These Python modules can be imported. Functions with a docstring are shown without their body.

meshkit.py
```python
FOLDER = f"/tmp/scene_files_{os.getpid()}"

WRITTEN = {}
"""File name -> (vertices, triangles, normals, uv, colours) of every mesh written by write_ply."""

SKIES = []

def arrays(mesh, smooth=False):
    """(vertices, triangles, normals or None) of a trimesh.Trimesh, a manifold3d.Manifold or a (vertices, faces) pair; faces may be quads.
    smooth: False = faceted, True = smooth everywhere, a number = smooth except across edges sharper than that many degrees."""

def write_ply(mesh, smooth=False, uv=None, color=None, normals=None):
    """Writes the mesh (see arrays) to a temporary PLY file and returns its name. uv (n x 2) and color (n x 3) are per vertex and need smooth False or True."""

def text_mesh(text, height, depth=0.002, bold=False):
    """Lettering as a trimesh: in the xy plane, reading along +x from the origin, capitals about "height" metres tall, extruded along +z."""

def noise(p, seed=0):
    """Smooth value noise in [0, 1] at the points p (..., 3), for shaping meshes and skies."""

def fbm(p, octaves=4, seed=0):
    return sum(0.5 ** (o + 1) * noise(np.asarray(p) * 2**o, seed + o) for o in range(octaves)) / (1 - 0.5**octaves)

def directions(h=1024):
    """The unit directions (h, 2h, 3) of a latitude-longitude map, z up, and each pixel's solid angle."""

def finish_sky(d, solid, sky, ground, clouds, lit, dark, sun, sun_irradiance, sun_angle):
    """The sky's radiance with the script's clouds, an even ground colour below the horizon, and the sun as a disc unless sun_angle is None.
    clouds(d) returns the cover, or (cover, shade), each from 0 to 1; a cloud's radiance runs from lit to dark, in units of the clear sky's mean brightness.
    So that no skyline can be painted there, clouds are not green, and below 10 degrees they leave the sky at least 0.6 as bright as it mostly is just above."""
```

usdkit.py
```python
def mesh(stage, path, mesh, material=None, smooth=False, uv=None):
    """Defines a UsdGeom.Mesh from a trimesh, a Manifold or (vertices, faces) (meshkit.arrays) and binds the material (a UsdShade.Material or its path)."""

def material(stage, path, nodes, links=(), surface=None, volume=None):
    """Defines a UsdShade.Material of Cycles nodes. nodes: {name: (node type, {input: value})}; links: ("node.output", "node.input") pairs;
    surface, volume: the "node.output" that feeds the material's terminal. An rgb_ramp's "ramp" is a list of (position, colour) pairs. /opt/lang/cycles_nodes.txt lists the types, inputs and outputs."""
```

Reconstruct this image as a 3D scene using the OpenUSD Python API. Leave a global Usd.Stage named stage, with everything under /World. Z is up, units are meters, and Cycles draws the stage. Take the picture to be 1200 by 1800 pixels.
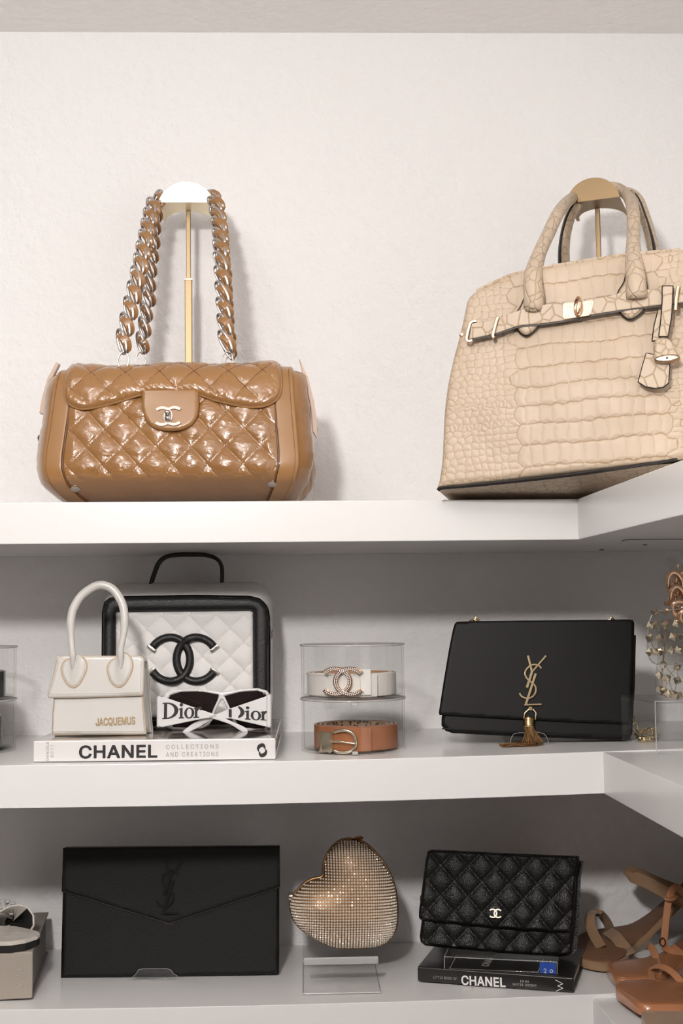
import math, random
import numpy as np, trimesh, usdkit, meshkit
import manifold3d as m3
from shapely.geometry import Polygon, Point, LineString, MultiPolygon, box as sbox
from shapely.ops import unary_union
from shapely import affinity
import shapely
from scipy.spatial import Delaunay
from pxr import Usd, UsdGeom, UsdShade, UsdLux, Gf, Sdf

random.seed(7)
RNG = np.random.default_rng(7)
stage = Usd.Stage.CreateInMemory()
UsdGeom.SetStageUpAxis(stage, 'Z')
UsdGeom.SetStageMetersPerUnit(stage, 1.0)
UsdGeom.Xform.Define(stage, '/World')
UsdGeom.Scope.Define(stage, '/World/Looks')

# ------------------------------------------------------------------ camera
H = 1.62                                   # eye height above the floor
F, YAW, PITCH, ROLL = 2177.1, 0.0523, 0.079, -0.0117
EYE = np.array([0.0, -1.6535, H])
def _axes():
    cy, sy, cp, sp = math.cos(YAW), math.sin(YAW), math.cos(PITCH), math.sin(PITCH)
    f = np.array([sy*cp, cy*cp, sp]); r = np.array([cy, -sy, 0.0]); u = np.cross(r, f)
    c, s = math.cos(ROLL), math.sin(ROLL)
    return c*r + s*u, -s*r + c*u, f
CR, CU, CF = _axes()
cam = UsdGeom.Camera.Define(stage, '/World/camera')
cam.CreateHorizontalApertureAttr(36.0)
cam.CreateVerticalApertureAttr(54.0)
cam.CreateFocalLengthAttr(36.0*F/1200.0)
cam.CreateClippingRangeAttr(Gf.Vec2f(0.02, 50.0))
cam.AddTransformOp().Set(Gf.Matrix4d(*CR, 0, *CU, 0, *(-CF), 0, *EYE, 1))
cam.CreateExposureAttr(0.09)

# ------------------------------------------------------------------ light
def sphere_lamp(name, pos, radius, power, color):
    l = UsdLux.SphereLight.Define(stage, '/World/'+name)
    l.CreateRadiusAttr(radius); l.CreateIntensityAttr(power); l.CreateColorAttr(Gf.Vec3f(*color)); l.CreateNormalizeAttr(True)
    l.AddTranslateOp().Set(Gf.Vec3d(*pos))
sphere_lamp('pendant_lamp', (-.24, -1.70, H+.497), .055, 15.2, (1.0, .965, .945))
sphere_lamp('ceiling_globe_lamp', (-.40, -.95, H+.74), .05, 0.60, (1.0, .965, .945))

# ------------------------------------------------------------------ helpers
def ray(px, py):
    return CF*F + CR*(px-600.0) + CU*(900.0-py)
def at(px, py, Y):
    d = ray(px, py); return EYE + d*((Y-EYE[1])/d[1])
def on(px, py, Z):
    d = ray(px, py); return EYE + d*((Z-EYE[2])/d[2])

_names = {}
def numbered(parent, name):
    k = (parent, name); n = _names.get(k, 0); _names[k] = n+1
    return name if n == 0 else f'{name}_{n:03d}'
def tag(p, label=None, cat=None, group=None, kind=None):
    p = p.GetPrim() if hasattr(p, 'GetPrim') else p
    for k, v in (('label', label), ('category', cat), ('group', group), ('kind', kind)):
        if v: p.SetCustomDataByKey(k, v)
    return p
def thing(name, label, cat, M=None, group=None):
    """An Xform at the base of a thing; M is a 4x4 (columns x, y, z axes and the origin)."""
    path = '/World/'+numbered('/World', name)
    x = UsdGeom.Xform.Define(stage, path)
    if M is not None:
        x.AddTransformOp().Set(Gf.Matrix4d(*np.asarray(M, float).T.ravel()))
    return tag(x, label, cat, group)
def obj(name, mesh, material, parent=None, smooth=40, label=None, kind=None):
    pp = '/World' if parent is None else str(parent.GetPath())
    path = pp+'/'+numbered(pp, name)
    m = usdkit.mesh(stage, path, mesh, material, smooth=smooth)
    return tag(m, label, None, None, kind)
def copy_of(src, M, label, group=None):
    name = src.GetName().rsplit('_0', 1)[0]
    path = '/World/'+numbered('/World', name)
    x = UsdGeom.Xform.Define(stage, path)
    d = src.GetCustomData()
    x.GetPrim().GetReferences().AddInternalReference(src.GetPath())
    x.ClearXformOpOrder(); x.AddTransformOp(opSuffix='here').Set(Gf.Matrix4d(*np.asarray(M, float).T.ravel()))
    x.GetPrim().SetInstanceable(True)
    return tag(x, label, d.get('category'), group or d.get('group'))

def mat4(o, x=(1,0,0), y=(0,1,0), z=(0,0,1)):
    M = np.eye(4); M[:3,0] = x; M[:3,1] = y; M[:3,2] = z; M[:3,3] = o; return M
def unit(v): v = np.asarray(v, float); return v/np.linalg.norm(v)
class Frame:
    """A thing's own frame: origin o, u across, v up the face, n out of the face."""
    def __init__(s, o, u, v):
        s.o = np.asarray(o, float); s.u = unit(u); v = np.asarray(v, float); s.v = unit(v - s.u*(v@s.u)); s.n = np.cross(s.u, s.v)
        s.M = mat4(s.o, s.u, s.v, s.n); s.I = np.linalg.inv(s.M)
    def px(s, pts, h=0.0):
        """Photo points laid on the face (raised by h), in the frame's own u, v."""
        out = []
        for p in pts:
            d = ray(*p); t = ((s.o + s.n*h - EYE)@s.n)/(d@s.n); q = EYE + d*t - s.o
            out.append((q@s.u, q@s.v))
        return np.array(out)
    def loc(s, P): P = np.asarray(P, float); return (P - s.o) @ np.stack([s.u, s.v, s.n], 1)
    def world(s, P): P = np.asarray(P, float); return s.o + P @ np.stack([s.u, s.v, s.n], 0)

def cat(*ms):
    ms = [m for x in ms for m in (x if isinstance(x, (list, tuple)) else [x])]
    out = []
    for m in ms:
        if hasattr(m, 'to_mesh'):
            q = m.to_mesh(); m = trimesh.Trimesh(q.vert_properties[:, :3], q.tri_verts, process=False)
        out.append(m)
    return trimesh.util.concatenate(out)
def moved(m, M): m = m.copy(); m.apply_transform(M); return m
def rbox(size, r=0.002, c=(0,0,0), seg=8):
    """Box with rounded edges, centred at c."""
    s = np.asarray(size, float)/2; r = min(r, s.min()*0.98)
    sp = m3.Manifold.sphere(r, seg)
    M = m3.Manifold.batch_hull([sp.translate([a*(s[0]-r), b*(s[1]-r), d*(s[2]-r)]) for a in (-1,1) for b in (-1,1) for d in (-1,1)])
    return cat(M.translate(list(map(float, c))))
def spline(pts, n=60, closed=False):
    """Catmull-Rom through the points, evenly spaced."""
    P = np.asarray(pts, float)
    if closed: P = np.vstack([P[-1], P, P[0], P[1]])
    else: P = np.vstack([2*P[0]-P[1], P, 2*P[-1]-P[-2]])
    out = []
    for i in range(1, len(P)-2):
        t = np.linspace(0, 1, 16, endpoint=False)[:, None]
        a, b, c, d = P[i-1:i+3]
        out.append(0.5*((2*b)+(c-a)*t+(2*a-5*b+4*c-d)*t**2+(3*b-a-3*c+d)*t**3))
    Q = np.vstack(out+[P[-2:-1]])
    L = np.r_[0, np.cumsum(np.linalg.norm(np.diff(Q, axis=0), axis=1))]
    s = np.linspace(0, L[-1], n+1 if closed else n)
    if closed: s = s[:-1]
    return np.stack([np.interp(s, L, Q[:, k]) for k in range(Q.shape[1])], 1)
def frames(P, closed=False, up=None):
    P = np.asarray(P, float); n = len(P)
    T = np.roll(P, -1, 0)-np.roll(P, 1, 0) if closed else np.gradient(P, axis=0)
    T /= np.maximum(np.linalg.norm(T, axis=1, keepdims=True), 1e-12)
    N = np.zeros_like(P)
    if up is not None:
        for i in range(n):
            b = np.cross(T[i], up); N[i] = unit(np.cross(b, T[i])) if np.linalg.norm(b) > 1e-6 else N[i-1]
    else:
        a = np.eye(3)[np.argmin(np.abs(T[0]))]; N[0] = unit(a - T[0]*(a@T[0]))
        for i in range(1, n):
            v = N[i-1]-T[i]*(N[i-1]@T[i]); N[i] = unit(v)
    return T, N, np.cross(T, N)
def sweep(P, prof, closed=False, up=None, scale=None, caps=True, twist=None):
    """Sweeps a closed 2-D profile along P; profile x along N, y along B."""
    P = np.asarray(P, float); prof = np.asarray(prof, float); T, N, B = frames(P, closed, up)
    n, k = len(P), len(prof)
    sc = np.ones((n, 2)) if scale is None else (np.stack([scale, scale], 1) if np.ndim(scale) == 1 else np.asarray(scale))
    if twist is not None:
        c, s_ = np.cos(twist)[:, None], np.sin(twist)[:, None]; N, B = c*N+s_*B, -s_*N+c*B
    V = P[:, None, :] + prof[None, :, 0, None]*sc[:, None, None, 0]*N[:, None, :] + prof[None, :, 1, None]*sc[:, None, None, 1]*B[:, None, :]
    V = V.reshape(-1, 3); f = []
    for i in range(n if closed else n-1):
        a = i*k; b = ((i+1) % n)*k
        for j in range(k):
            j2 = (j+1) % k
            f += [(a+j, b+j2, b+j), (a+j, a+j2, b+j2)]
    if caps and not closed:
        V = np.vstack([V, P[0], P[-1]]); c0, c1 = len(V)-2, len(V)-1
        for j in range(k):
            j2 = (j+1) % k
            f += [(c0, j2, j), (c1, (n-1)*k+j, (n-1)*k+j2)]
    m = trimesh.Trimesh(V, np.array(f), process=False)
    if m.volume < 0: m.invert()
    return m
def circ(r, k=10, r2=None): a = np.arange(k)*2*np.pi/k; return np.stack([r*np.cos(a), (r2 or r)*np.sin(a)], 1)
def tube(P, r, k=10, closed=False, scale=None, up=None): return sweep(P, circ(r, k), closed, up, scale)
def rect(w, h, r=0.0, k=3):
    if r <= 0: return np.array([(-w/2,-h/2),(w/2,-h/2),(w/2,h/2),(-w/2,h/2)])
    out = []
    for cx, cy, a0 in ((w/2-r, h/2-r, 0), (-w/2+r, h/2-r, 90), (-w/2+r, -h/2+r, 180), (w/2-r, -h/2+r, 270)):
        for a in np.linspace(a0, a0+90, k+1): out.append((cx+r*math.cos(math.radians(a)), cy+r*math.sin(math.radians(a))))
    return np.array(out)
def lathe(prof, k=32):
    return trimesh.creation.revolve(np.asarray(prof, float), sections=k)
def polys(g): return [p for p in getattr(g, 'geoms', [g]) if isinstance(p, Polygon) and p.area > 0]
def fillet(poly, r): return poly.buffer(-r).buffer(2*r).buffer(-r) if r else poly
def slab(poly, depth, bev=0.0006, z0=0.0):
    """Extrudes a shapely polygon along +z from z0; front edges chamfered."""
    out = []
    for p in polys(poly):
        cs = m3.CrossSection([np.asarray(r.coords)[:-1] for r in [p.exterior, *p.interiors]], m3.FillRule.EvenOdd)
        b = min(bev, depth*0.45)
        m = m3.Manifold.extrude(cs, depth-b).translate([0, 0, z0])
        if b > 0:
            for k, (ins, dz) in enumerate(((b*0.35, b*0.65), (b, b))):
                c2 = cs.offset(-ins, m3.JoinType.Round, 2, 16)
                if c2.area() > 0: m = m + m3.Manifold.extrude(c2, depth-b+dz).translate([0, 0, z0])
        out.append(cat(m))
    return trimesh.util.concatenate(out)
def pad(poly, step, front, back=0.0, rim=True):
    """A padded panel: front(x, y, d) is the height over the outline (d = distance to its edge), back likewise or a constant."""
    poly = polys(poly)[0]
    ring = np.asarray(poly.segmentize(step).exterior.coords)[:-1]
    if Polygon(ring).exterior.is_ccw is False: ring = ring[::-1]
    x0, y0, x1, y1 = poly.bounds
    gx, gy = np.meshgrid(np.arange(x0, x1+step, step), np.arange(y0, y1+step, step*0.866))
    gx = gx + (np.arange(gx.shape[0]) % 2)[:, None]*step*0.5
    g = np.stack([gx.ravel(), gy.ravel()], 1)
    pts = shapely.points(g); inside = shapely.contains(poly.buffer(-step*0.45), pts)
    P = np.vstack([ring, g[inside]]); n = len(ring)
    tri = Delaunay(P).simplices
    c = P[tri].mean(1); tri = tri[shapely.contains(poly, shapely.points(c))]
    a, b, cc = P[tri[:, 0]], P[tri[:, 1]], P[tri[:, 2]]
    cr = (b-a)[:, 0]*(cc-a)[:, 1]-(b-a)[:, 1]*(cc-a)[:, 0]
    tri = tri[np.abs(cr) > 1e-14]; cr = cr[np.abs(cr) > 1e-14]
    tri[cr < 0] = tri[cr < 0][:, ::-1]
    d = shapely.distance(poly.exterior, shapely.points(P)); d[:n] = 0
    zf = np.broadcast_to(np.asarray(front(P[:, 0], P[:, 1], d) if callable(front) else front, float), (len(P),))
    zb = np.broadcast_to(np.asarray(back(P[:, 0], P[:, 1], d) if callable(back) else back, float), (len(P),))
    V = np.vstack([np.c_[P, zf], np.c_[P, zb]]); N = len(P)
    f = [tri, tri[:, ::-1]+N]
    i = np.arange(n); j = (i+1) % n
    f += [np.stack([i+N, j+N, j], 1), np.stack([i+N, j, i], 1)]
    return trimesh.Trimesh(V, np.vstack(f), process=False)
def dome(d, r, h):
    """Rounded edge: height rising from 0 at the edge to h at distance r."""
    t = np.clip(d/r, 0, 1); return h*np.sqrt(np.maximum(0, 1-(1-t)**2))
def quilt(x, y, px, py, x0=0, y0=0, depth=0.003, sharp=0.5):
    """Diamond quilting, 0 at the seams and up to depth between them."""
    a = (x-x0)/px + (y-y0)/py; b = (x-x0)/px - (y-y0)/py
    s = np.abs(np.sin(np.pi*a))*np.abs(np.sin(np.pi*b))
    return depth*s**sharp
def quilt_lines(poly, px, py, x0, y0, inset=0.0):
    """The seam segments of that quilting inside an outline."""
    p = poly.buffer(-inset); bx = p.bounds; out = []
    R = max(bx[2]-bx[0], bx[3]-bx[1])*2
    n = int(R/min(px, py))+3
    for k in range(-n, n+1):
        for s in (1, -1):
            # (x-x0)/px + s*(y-y0)/py = k
            c = np.array([x0+k*px, y0]); d = unit(np.array([px, -s*py]))
            g = LineString([c-d*R*2, c+d*R*2]).intersection(p)
            out += [l for l in getattr(g, 'geoms', [g]) if l.geom_type == 'LineString' and l.length > 0.004]
    return out
def stitches(lines, z, pitch=0.0028, w=0.0006, h=0.0005):
    """A row of thread stitches along each 2-D line; z(x, y) is the height there. One mesh."""
    V, f = [], []
    base = np.array([(-.5,-.5,0),(.5,-.5,0),(.5,.5,0),(-.5,.5,0),(-.34,0,1),(.34,0,1)], float)
    tri = np.array([(0,1,5),(0,5,4),(1,2,5),(2,3,4),(2,4,5),(3,0,4)])
    for l in lines:
        L = l.length; n = max(1, int(L/pitch))
        for k in range(n):
            s = (k+.5)*L/n; p = np.array(l.interpolate(s).coords[0]); q = np.array(l.interpolate(min(L, s+1e-4)).coords[0]); r_ = np.array(l.interpolate(max(0, s-1e-4)).coords[0])
            d = unit(q-r_) if np.linalg.norm(q-r_) > 0 else np.array([1., 0.]); e = np.array([-d[1], d[0]])
            b = base*np.array([pitch*0.72, w, h])
            P = np.c_[p + b[:, :1]*d + b[:, 1:2]*e, b[:, 2]]
            P[:, 2] += z(p[0], p[1]) if callable(z) else z
            f.append(tri+6*len(V)); V.append(P)
    return trimesh.Trimesh(np.vstack(V), np.vstack(f), process=False)
def ring_line(poly, inset): return LineString(polys(poly.buffer(-inset))[0].exterior.coords)

from PIL import Image, ImageDraw, ImageFont
import glob
_FONT = ImageFont.truetype(glob.glob('/opt/blender-*/*/datafiles/fonts/Inter.woff2')[0], 96)
def glyphs(text, height, track=0.0, bold=0, sx=1.0):
    """Lettering as a 2-D shape, capitals height tall, extra spacing track, first letter at the origin."""
    x, out = 0.0, []
    s = height/70.0
    for ch in text:
        adv = _FONT.getlength(ch)*s*sx
        if ch != ' ':
            x0, y0, x1, y1 = _FONT.getbbox(ch, anchor='ls', stroke_width=bold)
            im = Image.new('L', (x1-x0+8, y1-y0+8))
            ImageDraw.Draw(im).text((4-x0, 4-y0), ch, 255, _FONT, anchor='ls', stroke_width=bold)
            onm = np.pad(np.asarray(im) > 127, ((0, 0), (1, 1))).astype(np.int8)
            rows, st = np.nonzero(np.diff(onm, axis=1) == 1); en = np.nonzero(np.diff(onm, axis=1) == -1)[1]
            g = unary_union([sbox(a, -r-1, b, -r) for a, b, r in zip(st, en, rows)]).buffer(.6).buffer(-.6).simplify(.7)
            out.append(affinity.affine_transform(g, [s*sx, 0, 0, s, (x0-4)*s*sx+x, (4-y0)*s]))
        x += adv+track
    g = unary_union(out)
    return g, x-track
def stroke(pts, w, n=30, curve=True):
    """A 2-D pen stroke; w may vary along it."""
    P = spline(pts, n) if curve else np.asarray(pts, float)
    W = np.interp(np.linspace(0, 1, len(P)), np.linspace(0, 1, len(np.atleast_1d(w))), np.atleast_1d(w)) if np.ndim(w) else np.full(len(P), w)
    T = np.gradient(P, axis=0); T /= np.linalg.norm(T, axis=1, keepdims=True); N = np.stack([-T[:, 1], T[:, 0]], 1)
    return Polygon(np.vstack([P+N*W[:, None]/2, (P-N*W[:, None]/2)[::-1]])).buffer(0)
def double_c(R, w, gap, open_deg, sx=1.0):
    """Two interlocked C arcs back to back, as two 2-D shapes (left-opening, right-opening)."""
    out = []
    for s in (-1, 1):
        a = np.radians(np.linspace(open_deg, 360-open_deg, 48))
        o = np.stack([np.cos(a)*R, np.sin(a)*R], 1); i = np.stack([np.cos(a)*(R-w), np.sin(a)*(R-w)], 1)
        p = Polygon(np.vstack([o, i[::-1]])).buffer(0)
        out.append(affinity.scale(affinity.translate(p, gap/2, 0), s*sx, 1, origin=(0, 0)))
    return out

def level(m, tilt, reach=.035):
    """Keeps the foot of a leaning body flat on the shelf."""
    v = m.vertices.copy(); v[:, 1] += math.tan(tilt)*np.maximum(-v[:, 2], 0)*np.clip(1-v[:, 1]/reach, 0, 1); m.vertices = v; return m

# ------------------------------------------------------------------ materials
LOOK = {}
def look(name, color=(.8,.8,.8), rough=.5, metal=0.0, coat=0.0, coat_rough=.05, bump=(), vary=None, spec=.5, sheen=0.0, trans=0.0, ior=1.5):
    """A principled material; bump = ((kind, scale, distance), ...), vary = (scale, second colour, contrast) or a node list."""
    if name in LOOK: return LOOK[name]
    nd = {'p': ('principled_bsdf', dict(base_color=color, roughness=rough, metallic=metal, coat_weight=coat, coat_roughness=coat_rough, specular_ior_level=spec, sheen_weight=sheen, transmission_weight=trans, ior=ior)),
          'tc': ('texture_coordinate', {})}
    lk = []
    if vary:
        sc, c2, (lo, hi) = vary
        nd['vn'] = ('noise_texture', dict(scale=sc, detail=4.0, roughness=.6)); nd['vr'] = ('rgb_ramp', dict(ramp=[(0, color), (lo, color), (hi, c2), (1, c2)]))
        lk += [('tc.object', 'vn.vector'), ('vn.fac', 'vr.fac'), ('vr.color', 'p.base_color')]
    prev = None
    for i, (kind, sc, dist) in enumerate(bump):
        t, b = f't{i}', f'b{i}'
        if kind == 'noise': nd[t] = ('noise_texture', dict(scale=sc, detail=4.0, roughness=.55)); o = t+'.fac'
        elif kind == 'pebble': nd[t] = ('voronoi_texture', dict(scale=sc, feature='smooth_f1', smoothness=.6)); o = t+'.distance'
        elif kind == 'wrinkle': nd[t] = ('noise_texture', dict(scale=sc, detail=3.0, roughness=.5, distortion=2.2)); o = t+'.fac'
        if isinstance(sc, tuple):
            nd[t][1]['scale'] = 1.0; nd[t+'m'] = ('mapping', dict(scale=sc)); lk += [('tc.object', t+'m.vector'), (t+'m.vector', t+'.vector')]
        else: lk.append(('tc.object', t+'.vector'))
        nd[b] = ('bump', dict(strength=1.0, distance=dist, invert=(kind == 'pebble'))); lk.append((o, b+'.height'))
        if prev: lk.append((prev+'.normal', b+'.normal'))
        prev = b
    if prev: lk.append((prev+'.normal', 'p.normal'))
    LOOK[name] = usdkit.material(stage, '/World/Looks/'+name, nd, lk, surface='p.BSDF')
    return LOOK[name]
def pane_look(name, tint=(.97,.97,.96), ior=1.49, gl=(.9,.9,.9), base=0.0):
    """Clear acrylic: see-through with a mirror sheen that grows at grazing angles."""
    if name in LOOK: return LOOK[name]
    nd = {'t': ('transparent_bsdf', dict(color=tint)), 'g': ('glossy_bsdf', dict(color=gl, roughness=.03)), 'f': ('fresnel', dict(IOR=ior)), 'm': ('mix_closure', {})}
    LOOK[name] = usdkit.material(stage, '/World/Looks/'+name, nd, [('f.fac', 'm.fac'), ('t.BSDF', 'm.closure1'), ('g.BSDF', 'm.closure2')], surface='m.closure')
    return LOOK[name]

# ------------------------------------------------------------------ the room
wall_m = look('wall_paint', (.87,.855,.845), .75, bump=(('noise', 55.0, .0035), ('noise', 240.0, .0006)), spec=.25)
ceil_m = look('ceiling_paint', (.93,.91,.89), .8, bump=(('noise', 60.0, .003),), spec=.2)
shelf_m = look('shelf_lacquer', (.735,.72,.705), .24, bump=(('noise', 60., .00012),), spec=.5)
floor_m = look('floor_carpet', (.10,.085,.07), .9, vary=(30., (.08,.07,.06), (.4,.6)))
CZ = H+.7953
X0, X1, Y0 = -1.35, .66, -2.75
def wall(name, lo, hi, m, label, cat_):
    lo, hi = np.array(lo, float), np.array(hi, float)
    b = trimesh.creation.box(hi-lo); b.apply_translation((lo+hi)/2)
    tag(obj(name, b, m, smooth=False), label, cat_, kind='structure')
wall('wall_back', (X0-.1,0,0), (X1+.1,.1,CZ+.1), wall_m, 'white lightly textured painted wall behind the shelves', 'wall')
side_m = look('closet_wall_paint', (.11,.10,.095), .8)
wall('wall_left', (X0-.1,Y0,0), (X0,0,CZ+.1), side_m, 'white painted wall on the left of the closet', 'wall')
wall('wall_right', (X1,Y0,0), (X1+.1,0,CZ+.1), wall_m, 'white painted wall carrying the right hand shelf wing', 'wall')
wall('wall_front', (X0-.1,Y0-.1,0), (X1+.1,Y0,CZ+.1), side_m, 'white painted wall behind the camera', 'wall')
wall('floor', (X0-.1,Y0-.1,-.1), (X1+.1,.1,0), floor_m, 'beige carpet floor of the closet', 'floor')
# the ceiling meets the wall at a very slight slope, as built
g = trimesh.creation.box((X1-X0+.2, -Y0+.2, .1)); g.apply_translation(((X0+X1)/2, Y0/2, CZ+.05))
v = g.vertices.copy(); v[:, 2] += .0104*v[:, 0]; g.vertices = v
tag(obj('ceiling', g, ceil_m, smooth=False), 'off white ceiling strip along the top of the back wall', 'ceiling', kind='structure')

# shelf boards: [top z, thickness, front y, corner x, tilt, sag]
SH = {'t': (H+.1201, .0454, -.300, .3330, -.0008, .0013), 'm': (H-.1598, .0450, -.3144, .3501, .0037, .0232), 'b': (H-.4342, .0450, -.2440, .3490, -.0032, .0239)}
def sz(k, x): z, _, _, _, t, s = SH[k]; x = min(max(x, -.42), .455); return z + t*x + s*x*x
def board(k, x0, x1, y0, y1, dz=0.0, th=None, along='x'):
    z, t, _, _, _, _ = SH[k]; th = th or t
    L = (x1-x0) if along == 'x' else (y1-y0)
    prof = rect(th, (y1-y0) if along == 'x' else (x1-x0), .0012, 2)
    n = 24 if along == 'x' else 3
    if along == 'x': P = np.stack([np.linspace(x0, x1, n), np.full(n, (y0+y1)/2), np.zeros(n)], 1)
    else: P = np.stack([np.full(n, (x0+x1)/2), np.linspace(y0, y1, n), np.zeros(n)], 1)
    m = sweep(P, prof, up=(0, 0, 1))
    v = m.vertices.copy(); xs = v[:, 0] if along == 'x' else np.full(len(v), SH[k][3])
    v[:, 2] += -th/2 + dz + np.array([sz(k, x) for x in xs]); m.vertices = v
    return m
tag(obj('shelf', board('t', X0, X1, SH['t'][2], 0), shelf_m), 'topmost thick white floating shelf under the tan and cream handbags', 'shelf')
_w = tag(obj('shelf', board('t', SH['t'][3], X1, -1.25, SH['t'][2], along='y'), shelf_m), 'topmost shelf wing coming forward on the right under the cream tote', 'shelf')
tag(obj('shelf', board('m', X0, X1, SH['m'][2], 0), shelf_m), 'middle white shelf holding the white mini bag, belts and black tassel bag', 'shelf')
tag(obj('shelf', board('m', SH['m'][3], X1, -1.25, SH['m'][2], dz=-.0006, th=.0449, along='y'), shelf_m), 'middle shelf wing on the right set just below the black tassel bag', 'shelf')
tag(obj('shelf', board('b', X0, X1, SH['b'][2], 0), shelf_m), 'lowest white shelf holding the envelope clutch and heart clutch', 'shelf')
tag(obj('shelf', board('b', SH['b'][3], X1, -1.25, SH['b'][2], dz=-.0040, along='y'), shelf_m), 'lowest shelf wing in the bottom right corner under the sandals', 'shelf')

zu = SH['t'][0]-SH['t'][1]
slot_m = look('dark_slot', (.06,.05,.045), .6)
_t = [p for p in stage.GetPrimAtPath('/World').GetChildren() if p.GetName() == 'shelf'][0]
pts = [on(x, y, zu-.0002) for x, y in ((1093,950.8),(1098,949),(1110,948.2),(1150,947.6),(1200,947.2),(1240,946.8))]
obj('bracket_groove', tube(spline(np.array(pts), 30), .0006, 6), slot_m, _t)
for x, y in ((1057,966),(1133,957)):
    q = on(x, y, zu); obj('screw', moved(lathe([(0,0),(.0028,0),(.0026,.0010),(0,.0010)], 14), mat4(q+np.array([0,0,-.0009]))), slot_m, _t)

# ------------------------------------------------------------------ gold purse stands
gold_m = look('brushed_gold', (.27,.20,.115), .42, 1.0, bump=(('noise', (30., 30., 1200.), .00012),))
pale_gold_m = look('pale_gold_plate', (.86,.76,.56), .42, 1.0)
dark_gold_m = look('dull_gold', (.25,.175,.098), .42, 1.0)
def purse_stand(label, o, rz, plate, bar, Rw=.0345, Hh=.0262, depth=.075, zt=.394, split=.306):
    c, s = math.cos(rz), math.sin(rz)
    t = thing('purse_stand', label, 'purse stand', mat4(o, (c,s,0), (-s,c,0)))
    obj('base_plate', moved(rbox((.075,.055,.004), .0015), trimesh.transformations.translation_matrix((0,.016,.002))), bar, t)
    obj('lower_tube', rbox((.0092,.0092,split-.004), .0008, (0,0,.004+(split-.004)/2)), bar, t)
    obj('collar', rbox((.0104,.0104,.0022), .0005, (0,0,split)), plate, t)
    obj('upper_rod', rbox((.0058,.0058,zt-split), .0006, (0,0,split+(zt-split)/2)), bar, t)
    # half-moon front plate (its own arc above a straight lower edge), then the low saddle behind it
    R = (Rw**2+Hh**2)/(2*Hh); a0 = math.asin(Rw/R); a = np.linspace(-a0, a0, 33)
    half = Polygon(np.stack([R*np.sin(a), R*np.cos(a)-(R-Hh)], 1))
    f = slab(half, .003, .0005)
    M = mat4((0, -depth*.45, zt), (1,0,0), (0,0,1), (0,-1,0)); obj('front_plate', moved(f, M), plate, t)
    h2 = Hh*.45; R2 = (Rw**2+h2**2)/(2*h2); a0 = math.asin(Rw/R2); a = np.linspace(-a0, a0, 33)
    low = Polygon(np.vstack([np.stack([R2*np.sin(a), R2*np.cos(a)-(R2-h2)], 1)]))
    m = m3.Manifold.extrude(m3.CrossSection([np.asarray(low.exterior.coords)[:-1]], m3.FillRule.EvenOdd), depth)
    cut = m3.Manifold.cylinder(.1, 1, 1, 64).scale([Rw*.90, depth*.56, 1]).translate([0, 0, -.05])
    sad = cat(m).apply_transform(mat4((0, -depth*.45, zt), (1,0,0), (0,0,1), (0,-1,0)) @ np.diag([1,1,-1,1]))
    sad.invert() if sad.volume < 0 else None
    S = m3.Manifold(m3.Mesh(np.asarray(sad.vertices, np.float32), np.asarray(sad.faces, np.uint32)))
    S = S - cut.translate([0, depth*.55, zt])
    arm = cat(rbox((.006, depth*.5, .005), .0008, (0, -depth*.2, zt+.0045)))
    obj('saddle', cat(S, arm), plate, t)
    return t
purse_stand('pale gold purse stand with half moon top holding up the tan chain straps', (-.1113,-.078,sz('t',-.11)), 0.0, pale_gold_m, gold_m, zt=.3962, Rw=.0354, Hh=.0269)

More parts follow.
